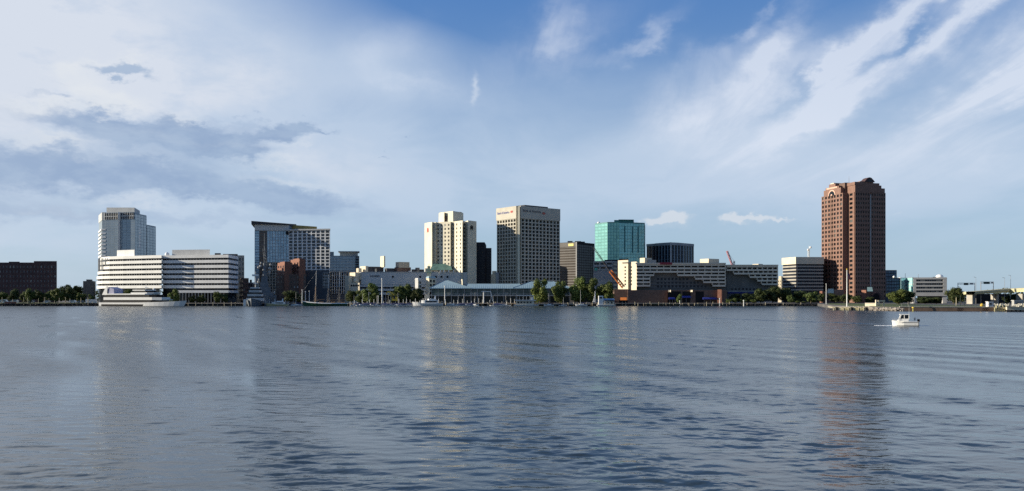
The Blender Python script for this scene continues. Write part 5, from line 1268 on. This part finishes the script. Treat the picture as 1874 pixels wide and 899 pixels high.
motor_boat('small white launch right of the flybridge motor yacht', 826, 595, 9, 0, fly=False)
motor_boat('white workboat with a yellow sided hull right of the end-on passenger boat', 508, 592, 15, 180, mat('yellow_cream_paint', (.62, .55, .30), .5))
# small moored sailing boats: one proto, copies
r0 = empty('sailing_dinghy', (0, 0, 0), 'x', 'sailing boat', 'small sailing boats moored along the quay')
MB().loft(hull_rings(8, 2.5, .8, 10, .5, .5, .7, .7)).build('hull', BOATW, r0); MB().bar((.6, 0, .8), (.6, 0, 9.5), .09, .05).build('mast', POLEW, r0)
MB().bar((.5, 0, 1.9), (-3.4, 0, 2.0), .08).build('boom', POLEW, r0); MB().loft([[(x, y*s_, z+1.75) for y, z in ((-.25, 0), (0, -.15), (.25, 0), (.15, .4), (-.15, .4))] for x, s_ in ((.3, 1), (-1.5, 1.2), (-3.2, .6))]).build('sail_cover', NAVYC, r0)
MB().prism([(-1.6, -.7), (1.6, -.5), (1.6, .5), (-1.6, .7)], .8, 1.3).build('cabin', BOATW, r0)
places = ((536, 'right of the yellow sided workboat'), (543, 'second right of the yellow sided workboat'), (550, 'near the schooner stern'), (649, 'nearest right of the schooner'), (662, 'under the cream box house'), (676, 'under the left spreading tree'), (688, 'left beside the tall white marina pole'),
          (712, 'right beside the tall white marina pole'), (727, 'before the yellow excavator'), (745, 'left of the flybridge motor yacht'), (838, 'before the left pyramid roof of the pavilion'), (850, 'where the left and middle pavilion roofs meet'), (868, 'left of the white gantry posts'), (904, 'right of the white gantry posts'), (924, 'before the middle pavilion roof'), (1005, 'left of the grove, before the pavilion end'), (1030, 'before the right end of the pavilion'), (1064, 'under the tallest tree of the grove'))
for i, (px, t_) in enumerate(places):
    o = r0 if i == 0 else copy_tree(r0); s = .7+.4*((i*37) % 10)/10; o.scale = (s, s, s*(.8+.5*((i*53) % 7)/7)); o['label'] = f'little white sailing boat moored at the quay, {t_}'
    place(o, px, 596.5, random.uniform(-25, 25)+(180 if i % 2 else 0)); o.scale = o.scale
# covered launches
r1 = empty('covered_launch', (0, 0, 0), 'x', 'boat', 'launches under navy covers along the quay')
MB().loft(hull_rings(7.5, 2.6, .9, 10, .45, .4, .7, .85)).build('hull', BOATW, r1)
MB().loft([[(x, y*w, .95+z*w) for y, z in ((-1.2, 0), (-.8, .7), (0, 1.1), (.8, .7), (1.2, 0))] for x, w in ((-3.4, .8), (-1, 1.), (1.5, .9), (3.2, .3))]).build('cover', NAVYC, r1)
for i, (px, t_) in enumerate(((655, 'between the schooner and the left spreading tree'), (669, 'left of the left spreading tree trunk'), (683, 'second left of the tall white pole'), (706, 'right of the tall white pole'), (719, 'below the yellow excavator'), (734, 'below the right spreading tree'), (751, 'behind the bow of the flybridge yacht'), (845, 'below the left pavilion roof'), (862, 'left of the gantry posts'), (912, 'right of the gantry posts'))):
    o = r1 if i == 0 else copy_tree(r1); o['label'] = f'launch under a navy cover {t_}'; place(o, px, 597.4-(i % 2), random.uniform(-12, 12)+(180 if i % 3 else 0))

# the white motor boat under way
Yb = 176
r = empty('fishing_boat', (0, 0, 0), 'white fishing boat with pilothouse and black outboard under way on the open water', 'boat')
Lb = 5.7
rings = []
for i in range(13):      # bow to the left (-x)
    u = i/12; x = -Lb/2+Lb*u; w = 1.12*min(1, (max(.0, u)/.42))**.55 if u < .42 else 1.12; w = max(w, .03); h = 1.28-.22*min(1, u*1.4)
    xo = -.35*max(0, 1-u/.35)
    rings.append([(x+xo, w, h), (x+xo*.3, w*.86, .12), (x, w*.3, -.3), (x, -w*.3, -.3), (x+xo*.3, -w*.86, .12), (x+xo, -w, h)])
MB().loft(rings).build('hull', BOATW, r)
MB().prism([(-1.9, -.7), (-1.5, -.9), (.6, -.95), (.6, .95), (-1.5, .9), (-1.9, .7)], 1.1, 1.62, [1.3, 1.62, 1.62, 1.62, 1.62, 1.3]).build('cuddy', BOATW, r)
# pilothouse frame: posts and roof with glass between
mb = MB()
for (x0, x1) in ((-1.45, -1.05), (-.35, -.35), (.72, .72)):
    for y in (-.86, .86): mb.bar((x0, y, 1.5), (x1, y*.92, 2.72), .075, n=5)
mb.build('pilothouse_post', BOATW, r)
MB().prism([(-1.35, -.9), (.85, -.95), (.85, .95), (-1.35, .9)], 2.7, 2.84).build('pilothouse_roof', BOATW, r)
g2 = MATS['dark_window_glass']
for (x0, x1, xt0, xt1) in ((-1.3, -.45, -.98, -.42), (-.25, .62, -.25, .62)):
    for y in (-.84, .82): MB().loft([[(x0, y, 1.72), (x1, y, 1.72), (xt1, y*.94, 2.62), (xt0, y*.94, 2.62)], [(x0, y+.03, 1.72), (x1, y+.03, 1.72), (xt1, y*.94+.03, 2.62), (xt0, y*.94+.03, 2.62)]]).build('window', g2, r)
MB().box(-.6, .72, -.88, .88, 1.05, 1.75).build('pilothouse_wall', BOATW, r)
MB().bar((.9, .4, 2.0), (.9, .45, 4.9), .035, .012).build('aerial', POLEW, r); 
MB().box(2.0, 2.3, -.2, .2, 1.3, 2.0).build('seat', CONCG, r)
mb = MB()
for i in range(7):
    x = -3.0+i*.32; y = -.95*min(1, (i+.4)/3.2)**.6; mb.bar((x, y, 1.25), (x, y, 1.68), .018, n=4); mb.bar((x, -y, 1.25), (x, -y, 1.68), .018, n=4)
    if i: mb.bar((px_, py_, 1.68), (x, y, 1.68), .018, n=4); mb.bar((px_, -py_, 1.68), (x, -y, 1.68), .018, n=4)
    px_, py_ = x, y
mb.build('bow_rail', POLEG, r); MB().box(-1.6, 2.75, -1.17, -1.12, .86, .93).build('rub_rail', CONCD, r)
mb = MB(); mb.prism([(2.75, -.25), (3.3, -.22), (3.3, .22), (2.75, .25)], 1.05, 1.62); mb.bar((3.0, 0, 1.1), (3.05, 0, -.2), .14, .1); mb.build('outboard', BLACK, r)
MB().box(1.9, 2.3, -1.0, -.93, .28, .42).build('registration_plate', CONCG, r)
r.scale = (.84, .84, .88); place(r, 1657, Yb, -18)
FOAM = mat('foam', (.75, .77, .78), .8, .1, 2.)
mb = MB(); rr = random.Random(2)
for i in range(110):
    x = X(1634, Yb)-rr.random()**2*4+.8; y = Yb+.6+rr.uniform(-.5, .9); s = rr.uniform(.06, .22); mb.ball((x, y, .02), s*1.6, 6, 4, .18)
for i in range(90):
    x = X(1674, Yb)+rr.random()**1.6*3; y = Yb+rr.uniform(-.6, .6); s = rr.uniform(.05, .16); mb.ball((x, y, .02), s*1.6, 6, 4, .18)
tag(mb.build('foam', FOAM), 'white foam breaking round the fishing boat hull', 'foam', kind='stuff')
# ------------------------------------------------------------------ quay furniture
def pole(label, px, Y, p0, r_, m, cat='pole', name='pole', base=GZ, ball=True):
    o = empty(name, (X(px, Y), Y, base), label, cat); MB().bar((X(px, Y), Y, base), (X(px, Y), Y, Z(p0, Y)), r_, r_*.6, 8).build('shaft', m, o)
    if ball: MB().ball((X(px, Y), Y, Z(p0, Y)), r_*1.3, 8, 5).build('cap', m, o)
    return o
pole('tallest thick white pole in the marina between the two spreading trees', 699, 603, 511, .45, POLEW)
pole('short white pole left of the tallest marina pole', 692, 603, 542, .28, POLEW)
pole('tall white pole before the left pyramid roof of the pavilion', 814, 603, 524, .38, POLEW)
pole('short grey pole at the white arch', 706, 603, 537, .22, POLEG)
for px, p0, t_ in ((553, 531, 'tall white post among the moored boats left of the schooner'), (559, 534, 'shorter white post just left of the schooner'), (566, 533, 'white post behind the schooner stern')): pole(t_, px, 602, p0, .3, POLEW)
pole('white navigation post at the water before the hotel podium', 1244, 598, 551, .3, POLEW, base=-1); pole('white navigation post before the orange brick pier', 1317, 598, 547, .35, POLEW, base=-1); pole('white navigation post standing in the water below the hotel wing', 1361, 597, 550.5, .4, POLEW, base=-1)
pole('slim white lamp pole at the left foot of the red tower', 1512, 520, 520, .22, POLEW)
pole('slim pole before the grey office on the seawall', 1662, 372, 553, .09, CAP)
# flagpole
o = empty('flagpole', (X(1550, 415), 415, GZ), 'tall white flagpole with a drooping flag before the red tower', 'flagpole')
MB().bar((X(1550, 415), 415, 1), (X(1550, 415), 415, Z(493, 415)), .32, .18, 8).build('shaft', POLEW, o); MB().ball((X(1550, 415), 415, Z(493, 415)), .35).build('cap', YELLOW, o)
mb = MB(); mb2 = MB(); x0 = X(1550.8, 415); zt_ = Z(500, 415); pr = None
for i in range(7):
    x = x0+i*.26; y = 415+.18*math.sin(i*1.3); dz = -i*.16
    q_ = [(x, y, zt_-2.6+dz), (x, y+.04, zt_-2.6+dz), (x, y+.04, zt_+dz), (x, y, zt_+dz)]
    if i == 0: ring = [q_]
    else: ring.append(q_)
mb.loft(ring).build('flag', mat('flag_red_white', (.35, .12, .13), .8, .4, 3.), o)
MB().loft([[(p[0], p[1]-.03, max(p[2], zt_-1.2)) if k in (0, 3) else (p[0], p[1], max(p[2], zt_-1.2)) for k, p in enumerate(q_)] for q_ in ring[:4]]).build('canton', mat('flag_blue', (.04, .05, .18), .8), o)
# white arch on the quay
o = empty('arch_monument', (X(781.5, 602), 602, GZ), 'tall white oval arch standing on the quay above the motor yacht', 'monument')
mb = MB(); rings = []
for i in range(21):
    a = 2*math.pi*i/20; c = Vector((X(781.5, 602)+math.cos(a)*1.7, 602, Z(533, 602)+math.sin(a)*3.0)); rings.append([(c.x+math.cos(a)*q1*.7, c.y+q2, c.z+math.sin(a)*q1*.7) for q1, q2 in ((.6, .4), (.6, -.4), (-.6, -.4), (-.6, .4))])
mb.loft(rings, cap=False).build('ring', CREAM2, o); MB().prism([(X(777, 602), 601), (X(786, 602), 601), (X(786, 602), 603), (X(777, 602), 603)], GZ, Z(540.5, 602)).build('plinth', CREAM2, o)
# yellow excavator
o = empty('excavator', (X(722, 606), 606, GZ), 'yellow excavator with its arm bent between the two spreading trees', 'excavator')
mb = MB(); z = lambda p: Z(p, 606); xx = lambda p: X(p, 606)
mb.loft([[(xx(a), 605.6, z(p)+.45), (xx(a), 606.4, z(p)+.45), (xx(a), 606.4, z(p)-.45), (xx(a), 605.6, z(p)-.45)] for a, p in ((705.5, 546), (706.5, 538), (709, 534.5), (714, 534.5), (719, 538), (724, 543))]).build('boom', YELLOW, o)
MB().prism([(xx(719), 604.4), (xx(728), 604.4), (xx(728), 607.6), (xx(719), 607.6)], z(551), z(543.5)).build('body', YELLOW, o); MB().prism([(xx(720.5), 604.2), (xx(724), 604.2), (xx(724), 606), (xx(720.5), 606)], z(547), z(541)).build('cab', G_DARK, o)
MB().prism([(xx(718), 604), (xx(729), 604), (xx(729), 608), (xx(718), 608)], GZ, z(551)).build('track', BLACK, o); MB().prism([(xx(704), 605), (xx(708), 605), (xx(707), 607), (xx(704.5), 607)], z(549), z(545.5)).build('bucket', CONCD, o)
# gantry posts on the quay
o = empty('quay_gantry', (X(885, 602), 602, GZ), 'white T-shaped quay gantry before the middle pavilion roof', 'gantry')
MB().bar((X(885, 602), 602, GZ), (X(885, 602), 602, Z(533, 602)), .4, .35, 8).build('post', POLEW, o); MB().box(X(881, 602), X(898, 602), 601.7, 602.3, Z(534.5, 602), Z(533, 602)).build('beam', POLEW, o); MB().bar((X(898, 602), 602, Z(534, 602)), (X(902, 602), 602, Z(552, 602)), .3, .3).build('brace', POLEW, o)
# slanting white sail by the grove
o = empty('furled_sail', (X(1088, 602), 602, GZ), 'slender white furled sail standing upright right of the grove', 'sail')
MB().loft([[(X(px-w, 602), 601.7, Z(py, 602)), (X(px+w, 602), 601.7, Z(py, 602)), (X(px+w, 602), 602.3, Z(py, 602)), (X(px-w, 602), 602.3, Z(py, 602))] for px, py, w in ((1087, 553, 2.2), (1087.5, 549, 1.6), (1089, 541, 1.0), (1089, 533, .3))]).build('cloth', BOATW, o); MB().bar((X(1089.6, 602.4), 602.4, GZ), (X(1089.6, 602.4), 602.4, Z(531, 602)), .12, .06).build('mast', POLEG, o)
# docks
def dock(label, a, c, Y, w, m, z=1.25, fm=None, name='floating_dock'):
    o = empty(name, (X(a, Y), Y, 0), label, 'dock'); MB().prism([P(a, Y), P(c, Y), (X(c, Y), Y+w), (X(a, Y), Y+w)], z-.35, z).build('deck', m, o)
    mb = MB(); n_ = max(2, int((X(c, Y)-X(a, Y))/5))
    for i in range(n_+1): x = X(a, Y)+(X(c, Y)-X(a, Y))*i/n_; mb.bar((x, Y-.15, -1), (x, Y-.15, z+.6), .2, .18)
    mb.build('dock_pile', fm or WOODG, o); return o
dock('sunlit pale dock along the quay right of the ferry', 984, 1082, 597.5, 2.2, CAP, 1.5); dock('brown timber dock before the middle pavilion roof', 868, 944, 597.3, 2.4, mat('brown_timber', (.20, .13, .075), .9, .2), 1.9); dock('pale dock left of the schooner before the small boats', 487, 560, 598.2, 1.6, WOODP, 1.1); dock('green grey dock before the hotel podium', 1178, 1246, 597.5, 2, mat('mossy_timber', (.20, .20, .12), .9, .25), 1.6); dock('low dock with rails below the orange brick pier', 1206, 1330, 598.6, 1.2, WOODG, 1.0)
# brown tarpaulined stack on timber dock
# pilings along the quay: one, copied
pg = MB().bar((0, 0, -1.2), (0, 0, 2.5), .24, .22, 7).build('piling', WOODP); tag(pg, 'weathered pale timber piling standing against the dark quay', 'piling', 'timber pilings along the quay')
rr = random.Random(9); n_p = 0
xs = [x for x in range(180, 1492, 11)]
for i, px in enumerate(xs):
    if 178 < px < 345 or 450 < px < 486 or 1330 < px < 1490 and i % 3: continue
    o = pg if n_p == 0 else pg.copy()
    if n_p: col.objects.link(o)
    n_p += 1; o.location = (X(px+rr.uniform(-3, 3), 598.6), 598.9-rr.uniform(0, .9), 0); o.scale = (1, 1, rr.uniform(.75, 1.3))
mp = MB().bar((0, 0, -.6), (0, 0, 4.2), .17, .14, 6).build('mooring_post', POLEW); tag(mp, 'slim pale mooring post among the boats of the marina', 'post', 'slim mooring posts of the marina')
for i in range(58):
    o = mp if i == 0 else mp.copy()
    if i: col.objects.link(o)
    px = (488+i*3.1) if i < 14 else (642+(i-14)*7.3); o.location = (X(px+rr.uniform(-2, 2), 599.5), 599.5-rr.uniform(0, 2.8), 0); o.scale = (1, 1, rr.uniform(.65, 1.35))
# lawn edge posts
lp = MB().bar((0, 0, -.2), (0, 0, 1.9), .16, .14, 6).build('bollard', WOODP); tag(lp, 'pale wooden post standing on the lawn edge above the boulders', 'post', 'wooden posts on the lawn edge')
for i in range(18):
    o = lp if i == 0 else lp.copy()
    if i: col.objects.link(o)
    o.location = (X(2+i*9.7+rr.uniform(-2, 2), 604), 604+rr.uniform(0, 1.5), GZ); o.scale = (1, 1, rr.uniform(.7, 2.2) if i % 4 else 2.4)

# vehicles by the lawn
def van(label, px, Y, m, k=1., rz=0, tall=0.):
    o = empty('parked_van', (0, 0, 0), label, 'van')
    prof = [(-2.4, .35), (-2.4, 2.0+tall), (.9, 2.0+tall), (1.7, 1.25), (2.4, 1.05), (2.4, .35)]
    MB().loft([[(x, -.95, z) for x, z in prof], [(x, .95, z) for x, z in prof]]).build('body', m, o)
    for y in (-.97, .95): MB().loft([[(x, y, z) for x, z in ((-1.9, 1.25), (-1.9, 1.75+tall*.5), (.75, 1.75+tall*.5), (1.35, 1.25))], [(x, y+.02, z) for x, z in ((-1.9, 1.25), (-1.9, 1.75+tall*.5), (.75, 1.75+tall*.5), (1.35, 1.25))]]).build('window', G_DARK, o)
    for x in (-1.5, 1.5):
        for y in (-.99, .75): MB().bar((x, y, .36), (x, y+.22, .36), .36, n=10).build('wheel', BLACK, o)
    o.scale = (k, k, k); o.location = (X(px, Y), Y, GZ); o.rotation_euler = (0, 0, R(rz)); return o
van('tall white van leftmost on the lawn edge', 9, 618, BOATW, 1.1, 0, .4); van('white van second from the left on the lawn', 26, 616, BOATW, 1.2, 180); van('grey van under the fourth lawn tree', 58, 640, POLEG, 1, 0); van('white van with dark windows under the sixth lawn tree', 86, 634, BOATW, 1, 180); van('long white van under the eighth lawn tree', 134, 630, BOATW, 1.1, 0); van('grey van left of the white container', 148, 632, POLEG, 1, 180)
o = empty('container', (X(167, 608), 608, GZ), 'white cargo container standing behind the stern of the cruise boat', 'container'); MB().box(X(159, 608), X(176.5, 608), 606, 609, GZ+.25, GZ+2.9).build('box', BOATW, o)
mb = MB()
for i in range(14): x = X(159.6+i*1.2, 606); mb.box(x, x+.14, 605.92, 606, GZ+.35, GZ+2.8)
mb.build('ribs', CONCL, o); MB().box(X(160, 608), X(176, 608), 606.3, 608.7, GZ, GZ+.24).build('skid', BLACK, o)
o = empty('brick_planter', (X(8, 603), 603, GZ), 'low red brown brick planter on the lawn edge below the white vans', 'planter'); MB().box(X(8, 603), X(27, 603), 603, 605, GZ-.8, GZ+1.1).build('wall', BRICKO, o); MB().box(X(8, 603)-.1, X(27, 603)+.1, 602.9, 605.1, GZ+1.1, GZ+1.3).build('coping', CAP, o)

# ------------------------------------------------------------------ cranes
o = empty('mobile_crane', (X(1143, 648), 640, GZ), 'orange crawler crane with its long dark lattice boom leaning left', 'crane')
zc = lambda p: Z(p, 634)
MB().lattice((X(1117, 634), 634, zc(497)), (X(1086, 634), 634, zc(453)), .9, 16, .12).build('lattice_boom', mat('dark_boom', (.09, .075, .07), .7), o)
MB().lattice((X(1141, 634), 634, zc(526)), (X(1117, 634), 634, zc(496)), 2.0, 8, .38).build('boom_foot', ORANGE, o)
MB().prism([P(1135, 631), P(1147, 629), P(1147, 637), P(1135, 637)], zc(549.5), zc(544.5)).build('cab', ORANGE, o); MB().prism([P(1133, 629), P(1149, 629), P(1149, 637), P(1133, 637)], GZ, zc(549.5)-.02).build('track', BLACK, o)
MB().bar((X(1141, 634), 634, zc(526)), (X(1086, 634), 634, zc(455)), .06, n=3).build('cable', BLACK, o)
o = empty('tower_crane', (X(1342, 900), 900, GZ), 'far red lattice crane jib leaning left above the riverside hotel', 'crane')
MB().lattice((X(1340, 900), 900, Z(485, 900)), (X(1330.5, 900), 900, Z(459.5, 900)), 1.5, 10, .26).build('jib', mat('faded_red', (.55, .20, .20), .6), o); MB().lattice((X(1343.5, 900), 900, GZ), (X(1343.5, 900), 900, Z(478, 900)), 1.3, 14, .2).build('tower', POLEG, o); MB().bar((X(1343.5, 900), 900, Z(478, 900)), (X(1331, 900), 900, Z(461, 900)), .12, n=3).build('cable', POLEG, o)

# ------------------------------------------------------------------ right shore: pier, pergola, bridge
o = empty('timber_pier', (X(1556, 396), 396, 0), 'pale timber pier on dark piles standing below the flagpole', 'pier')
MB().prism([P(1523, 398), P(1592, 390), P(1600, 402), P(1515, 425)], 1.15, 1.55).build('deck', WOODP, o)
A = Vector(P(1525.5, 397)); B2 = Vector(P(1590, 389.8)); d = (B2-A).normalized(); n = (d.y, -d.x); L = (B2-A).length
mb = MB(); mb.obox(A, d, n, 0, L, -.1, .25, .72, 1.1); mb.obox(A, d, n, 0, L, -.1, .25, .15, .42); mb.build('fender_beam', mat('yellowed_timber', (.52, .47, .27), .9, .25, .8, stain=.5), o)
mb = MB()
for i in range(8): a = i*L/7; mb.bar((A.x+d.x*a+n[0]*.3, A.y+d.y*a+n[1]*.3, -1), (A.x+d.x*a+n[0]*.3, A.y+d.y*a+n[1]*.3, 1.9), .2)
mb.build('pile', WOODP, o)
for u in (.09, .52, .93): MB().bar((A.x+d.x*L*u+n[0]*.5, A.y+d.y*L*u+n[1]*.5, -.3), (A.x+d.x*L*u+n[0]*.5, A.y+d.y*L*u+n[1]*.5, 1.5), .55, n=10).build('rubber_fender', BLACK, o)
o = empty('pergola', (X(1612, 400), 400, GZ), 'white stone pergola on the point right of the flagpole', 'pergola'); Yq = 402
z = lambda p: Z(p, Yq)
MB().box(X(1603, Yq), X(1605.5, Yq), Yq, Yq+.8, GZ-.2, z(549)).build('pillar', CREAM2, o); MB().box(X(1608, Yq), X(1610, Yq), Yq, Yq+.8, GZ-.2, z(551)).build('pillar', CREAM2, o); MB().box(X(1617, Yq), X(1619, Yq), Yq, Yq+.8, GZ-.2, z(552)).build('pillar', CREAM2, o); MB().box(X(1607.5, Yq), X(1619.5, Yq), Yq-.2, Yq+1, z(552), z(549.8)).build('beam', CREAM2, o)
o = empty('stone_parapet', (X(1585, 404), 404, GZ), 'low cream stone wall between the pier and the pergola', 'wall'); MB().prism([P(1583, 408), P(1604, 404), P(1604, 405), P(1583, 409)], GZ-.3, Z(555, 405)).build('wall', CREAM2, o); MB().prism([P(1582.5, 407.8), P(1604.2, 403.8), P(1604.2, 405.2), P(1582.5, 409.2)], Z(555, 405), Z(554.4, 405)).build('coping', CAP, o)
# rail on seawall
o = empty('seawall_railing', (X(1700, 370), 370, GZ), 'low grey railing along the top of the brown seawall', 'railing'); mb = MB()
for i in range(60): x = X(1650+i*2.85, 369); mb.box(x-.04, x+.04, 368.9, 369, GZ, GZ+1.0)
mb.build('baluster', POLEG, o); MB().box(X(1650, 369), X(1820, 369), 368.85, 369.05, GZ+1.0, GZ+1.1).build('handrail', CAP, o)
o = empty('channel_marker', (X(1671, 368), 368, 0), 'yellow mushroom-topped channel marker before the brown seawall', 'marker'); MB().bar((X(1671, 364), 364, -1), (X(1671, 364), 364, 1.5), .22).build('post', mat('yellow_green', (.45, .42, .12), .7), o); MB().bar((X(1671, 364), 364, 1.5), (X(1671, 364), 364, 1.9), .6, .4, 10).build('cap', YELLOW, o)
o = empty('mooring_buoy', (X(1797, 370), 370, GZ), 'bright yellow buoy resting on top of the seawall', 'buoy'); MB().ball((X(1797, 370), 370, GZ+.75), .75, 12, 8).build('float', YELLOW, o, True); MB().bar((X(1797, 370), 370, GZ+1.4), (X(1797, 370), 370, GZ+1.8), .12).build('ring', BLACK, o)
for px, t_ in ((1757, 'dark tyre fender cluster in the middle of the brown seawall'), (1803, 'dark tyre fender cluster near the right end of the brown seawall')):
    o = empty('tyre_fender', (X(px, 364.5), 364.5, 1), t_, 'fender')
    for k in range(3):
        rings = []
        for i in range(13):
            a = 2*math.pi*i/12; rings.append([(X(px, 364.5)+(k-1)*.9+math.cos(a)*(.45+rr_), 364.4+yy, .8+math.sin(a)*(.45+rr_)) for rr_, yy in ((-.12, 0), (0, -.14), (.12, 0), (0, .14))])
        MB().loft(rings, cap=False).build('tyre', BLACK, o)
# concrete barge / landing at far right
o = empty('concrete_landing', (X(1850, 352), 352, 0), 'pale concrete landing stage on dark piles at the right edge', 'landing stage'); MB().prism([P(1843, 352), P(1990, 350), P(1990, 362), P(1840, 362)], .75, 2.0).build('deck', CREAM2, o); mb = MB()
for i in range(16): x = X(1845+i*8, 352); mb.bar((x, 352.6, -1), (x, 352.6, .75), .3)
mb.build('pile', BLACK, o); MB().prism([P(1842.5, 351.7), P(1991, 349.7), P(1991, 350.4), P(1842.5, 352.4)], 1.85, 2.1).build('kerb', CAP, o)
o = empty('timber_jetty', (X(1830, 362), 362, 0), 'yellowish timber jetty between the seawall and the concrete landing', 'jetty'); MB().prism([P(1819, 361), P(1844, 360), P(1844, 366), P(1819, 367)], 1.3, 1.7).build('deck', WOODP, o); mb = MB()
for i in range(9): x = X(1820+i*2.9, 360.8); mb.bar((x, 360.6, -1), (x, 360.6, 2.6 if i % 2 else 1.6), .22)
mb.build('pile', MATS['yellowed_timber'], o); mb = MB(); mb.box(X(1819, 360.7), X(1844, 360.7), 360.5, 360.7, .3, .6); mb.build('waler', MATS['yellowed_timber'], o)
rr = random.Random(21); mb = MB()
for i in range(260): rock(mb, X(rr.uniform(1820, 1990), 378), rr.uniform(368, 388), GZ+rr.uniform(0, 1.1), rr.uniform(.3, .8), rr)
tag(mb.build('rubble', mat('pale_rubble', (.42, .40, .33), .95, .3, .9)), 'heap of pale rubble behind the concrete landing', 'rubble', kind='stuff')
for i, (a, Y, m, t_) in enumerate(((1811, 372, BOATW, 'small white control hut near the right end of the seawall'), (1862, 400, CONCG, 'grey hut on the pale rubble at the right edge'))):
    o = empty('hut', (X(a, Y), Y, GZ), t_, 'hut'); w = 1.1 if i == 0 else 2.2; x = X(a, Y); MB().box(x-w, x+w, Y-1, Y+1, GZ, GZ+(2.2 if i == 0 else 2.6)).build('wall', m, o); MB().box(x-w-.2, x+w+.2, Y-1.2, Y+1.2, GZ+(2.2 if i == 0 else 2.6), GZ+(2.4 if i == 0 else 2.9)).build('roof', CONCL, o); MB().box(x-w*.5, x+w*.5, Y-1.06, Y-1, GZ+.8, GZ+1.7).build('window', G_DARK, o)

# bridge: deck polyline turning towards and away from the sun
o = empty('road_bridge', (X(1820, 540), 540, GZ), 'elevated road bridge curving off at the right edge', 'bridge')
DK = mat('bridge_girder_paint', (.58, .53, .30), .7, .1, .2, stain=.3)
pl = [(1764, 566, 541, 535), (1783.5, 540, 538.5, 533.6), (1848, 556, 535.5, 528.5), (1900, 535, 532.5, 526), (2050, 500, 528, 519)]
mb = MB(); mb2 = MB()
for (a, Ya, b0, t0), (c, Yc, b1, t1) in zip(pl[:-1], pl[1:]):
    A, B2 = P(a, Ya), P(c, Yc); 
    for (m_, off, zA0, zA1, zB0, zB1) in ((mb, 0, Z(b0, Ya), Z((b0+t0)/2+.3, Ya), Z(b1, Yc), Z((b1+t1)/2+.3, Yc)), (mb2, -.6, Z((b0+t0)/2+.3, Ya), Z(t0, Ya), Z((b1+t1)/2+.3, Yc), Z(t1, Yc))):
        m_.loft([[(A[0], A[1]+off, zA0), (A[0], A[1]+10, zA0), (A[0], A[1]+10, zA1), (A[0], A[1]+off, zA1)], [(B2[0], B2[1]+off, zB0), (B2[0], B2[1]+10, zB0), (B2[0], B2[1]+10, zB1), (B2[0], B2[1]+off, zB1)]])
mb.build('girder', DK, o); mb2.build('parapet', mat('bridge_parapet', (.46, .43, .28), .8, .1, .3), o)
for px, Y in ((1781.5, 546), (1826, 553), (1873, 546), (1905, 536)): MB().box(X(px-2, Y), X(px+2, Y), Y, Y+7, GZ-.1, Z(538, Y)).build('pier', CONC, o)
MB().prism([P(1784, 575), P(1846, 585), P(1846, 590), P(1784, 590)], GZ-.1, Z(538, 580)).build('abutment_wall', BLACK, o)
for i, (a, c, pt, pb, Y, s0, s1, t_) in enumerate(((1753, 1784, 518.5, 534, 600, 1763, 1771, 'faint grey sign gantry left over the bridge with one dark board'), (1795, 1818, 516.5, 530, 552, 1799, 1810, 'darker sign gantry over the middle of the bridge'))):
    g0 = empty('sign_gantry', (X(a, Y), Y, GZ), t_, 'sign gantry')
    for px in (a, c): MB().bar((X(px, Y), Y, GZ), (X(px, Y), Y, Z(pt, Y)), .25, .2).build('post', POLEG, g0)
    MB().lattice((X(a, Y), Y, Z(pt+.8, Y)), (X(c, Y), Y, Z(pt+.8, Y)), 1.0, 10, .1).build('truss', POLEG, g0)
    MB().box(X(s0, Y), X(s1, Y), Y-.8, Y-.6, Z(pt+3.5, Y), Z(pt-.6, Y)).build('sign_board', mat('dark_green_sign', (.02, .05, .05), .5), g0)
    MB().box(X(s1+3, Y), X(min(c-2, s1+9), Y), Y-.8, Y-.6, Z(pt+2.6, Y), Z(pt-.2, Y)).build('sign_board', POLEG, g0)
for px, p0, t_ in ((1786, 507, 'thin lamp post above the left end of the bridge'), (1838.5, 508, 'thin lamp post between the sign gantry and the tall aerial'), (1849.5, 503.5, 'tallest aerial-like lamp post on the right part of the bridge')):
    o = empty('lamp_post', (X(px, 556), 556, GZ), t_, 'lamp post'); MB().bar((X(px, 556), 556, GZ), (X(px, 556), 556, Z(p0, 556)), .17, .08).build('shaft', POLEG, o); MB().bar((X(px, 556), 556, Z(p0+1.2, 556)), (X(px-3, 556), 556, Z(p0, 556)), .07).build('arm', POLEG, o); MB().box(X(px-4.2, 556), X(px-2.8, 556), 555.8, 556.2, Z(p0+.6, 556), Z(p0, 556)).build('lamp', POLEG, o)
for px, t_ in ((1750, 'left palm trunk at the seawall end'), (1757.5, 'middle palm trunk at the seawall end'), (1765, 'right palm trunk at the seawall end')):
    o = empty('palm_tree', (X(px, 430), 430, GZ), t_.replace('palm trunk', 'slim palm beside the dark tree'), 'palm tree'); x = X(px, 430); zt_ = Z(542, 430); MB().bar((x, 430, GZ), (x, 430, zt_), .22, .14).build('trunk', WOODP, o); mb = MB(); rr = random.Random(px)
    for i in range(26):
        a = rr.uniform(0, 6.28); e = rr.uniform(-.5, 1.0); l = rr.uniform(1.4, 2.2); p = Vector((x, 430, zt_)); dv = Vector((math.cos(a), math.sin(a), e)).normalized(); m1 = p+dv*l*.5; m2 = p+dv*l+Vector((0, 0, -.6)); sd = Vector((-math.sin(a), math.cos(a), 0))*.14
        mb.face([p, m1+sd, m2, m1-sd])
    mb.build('crown', F2, o)
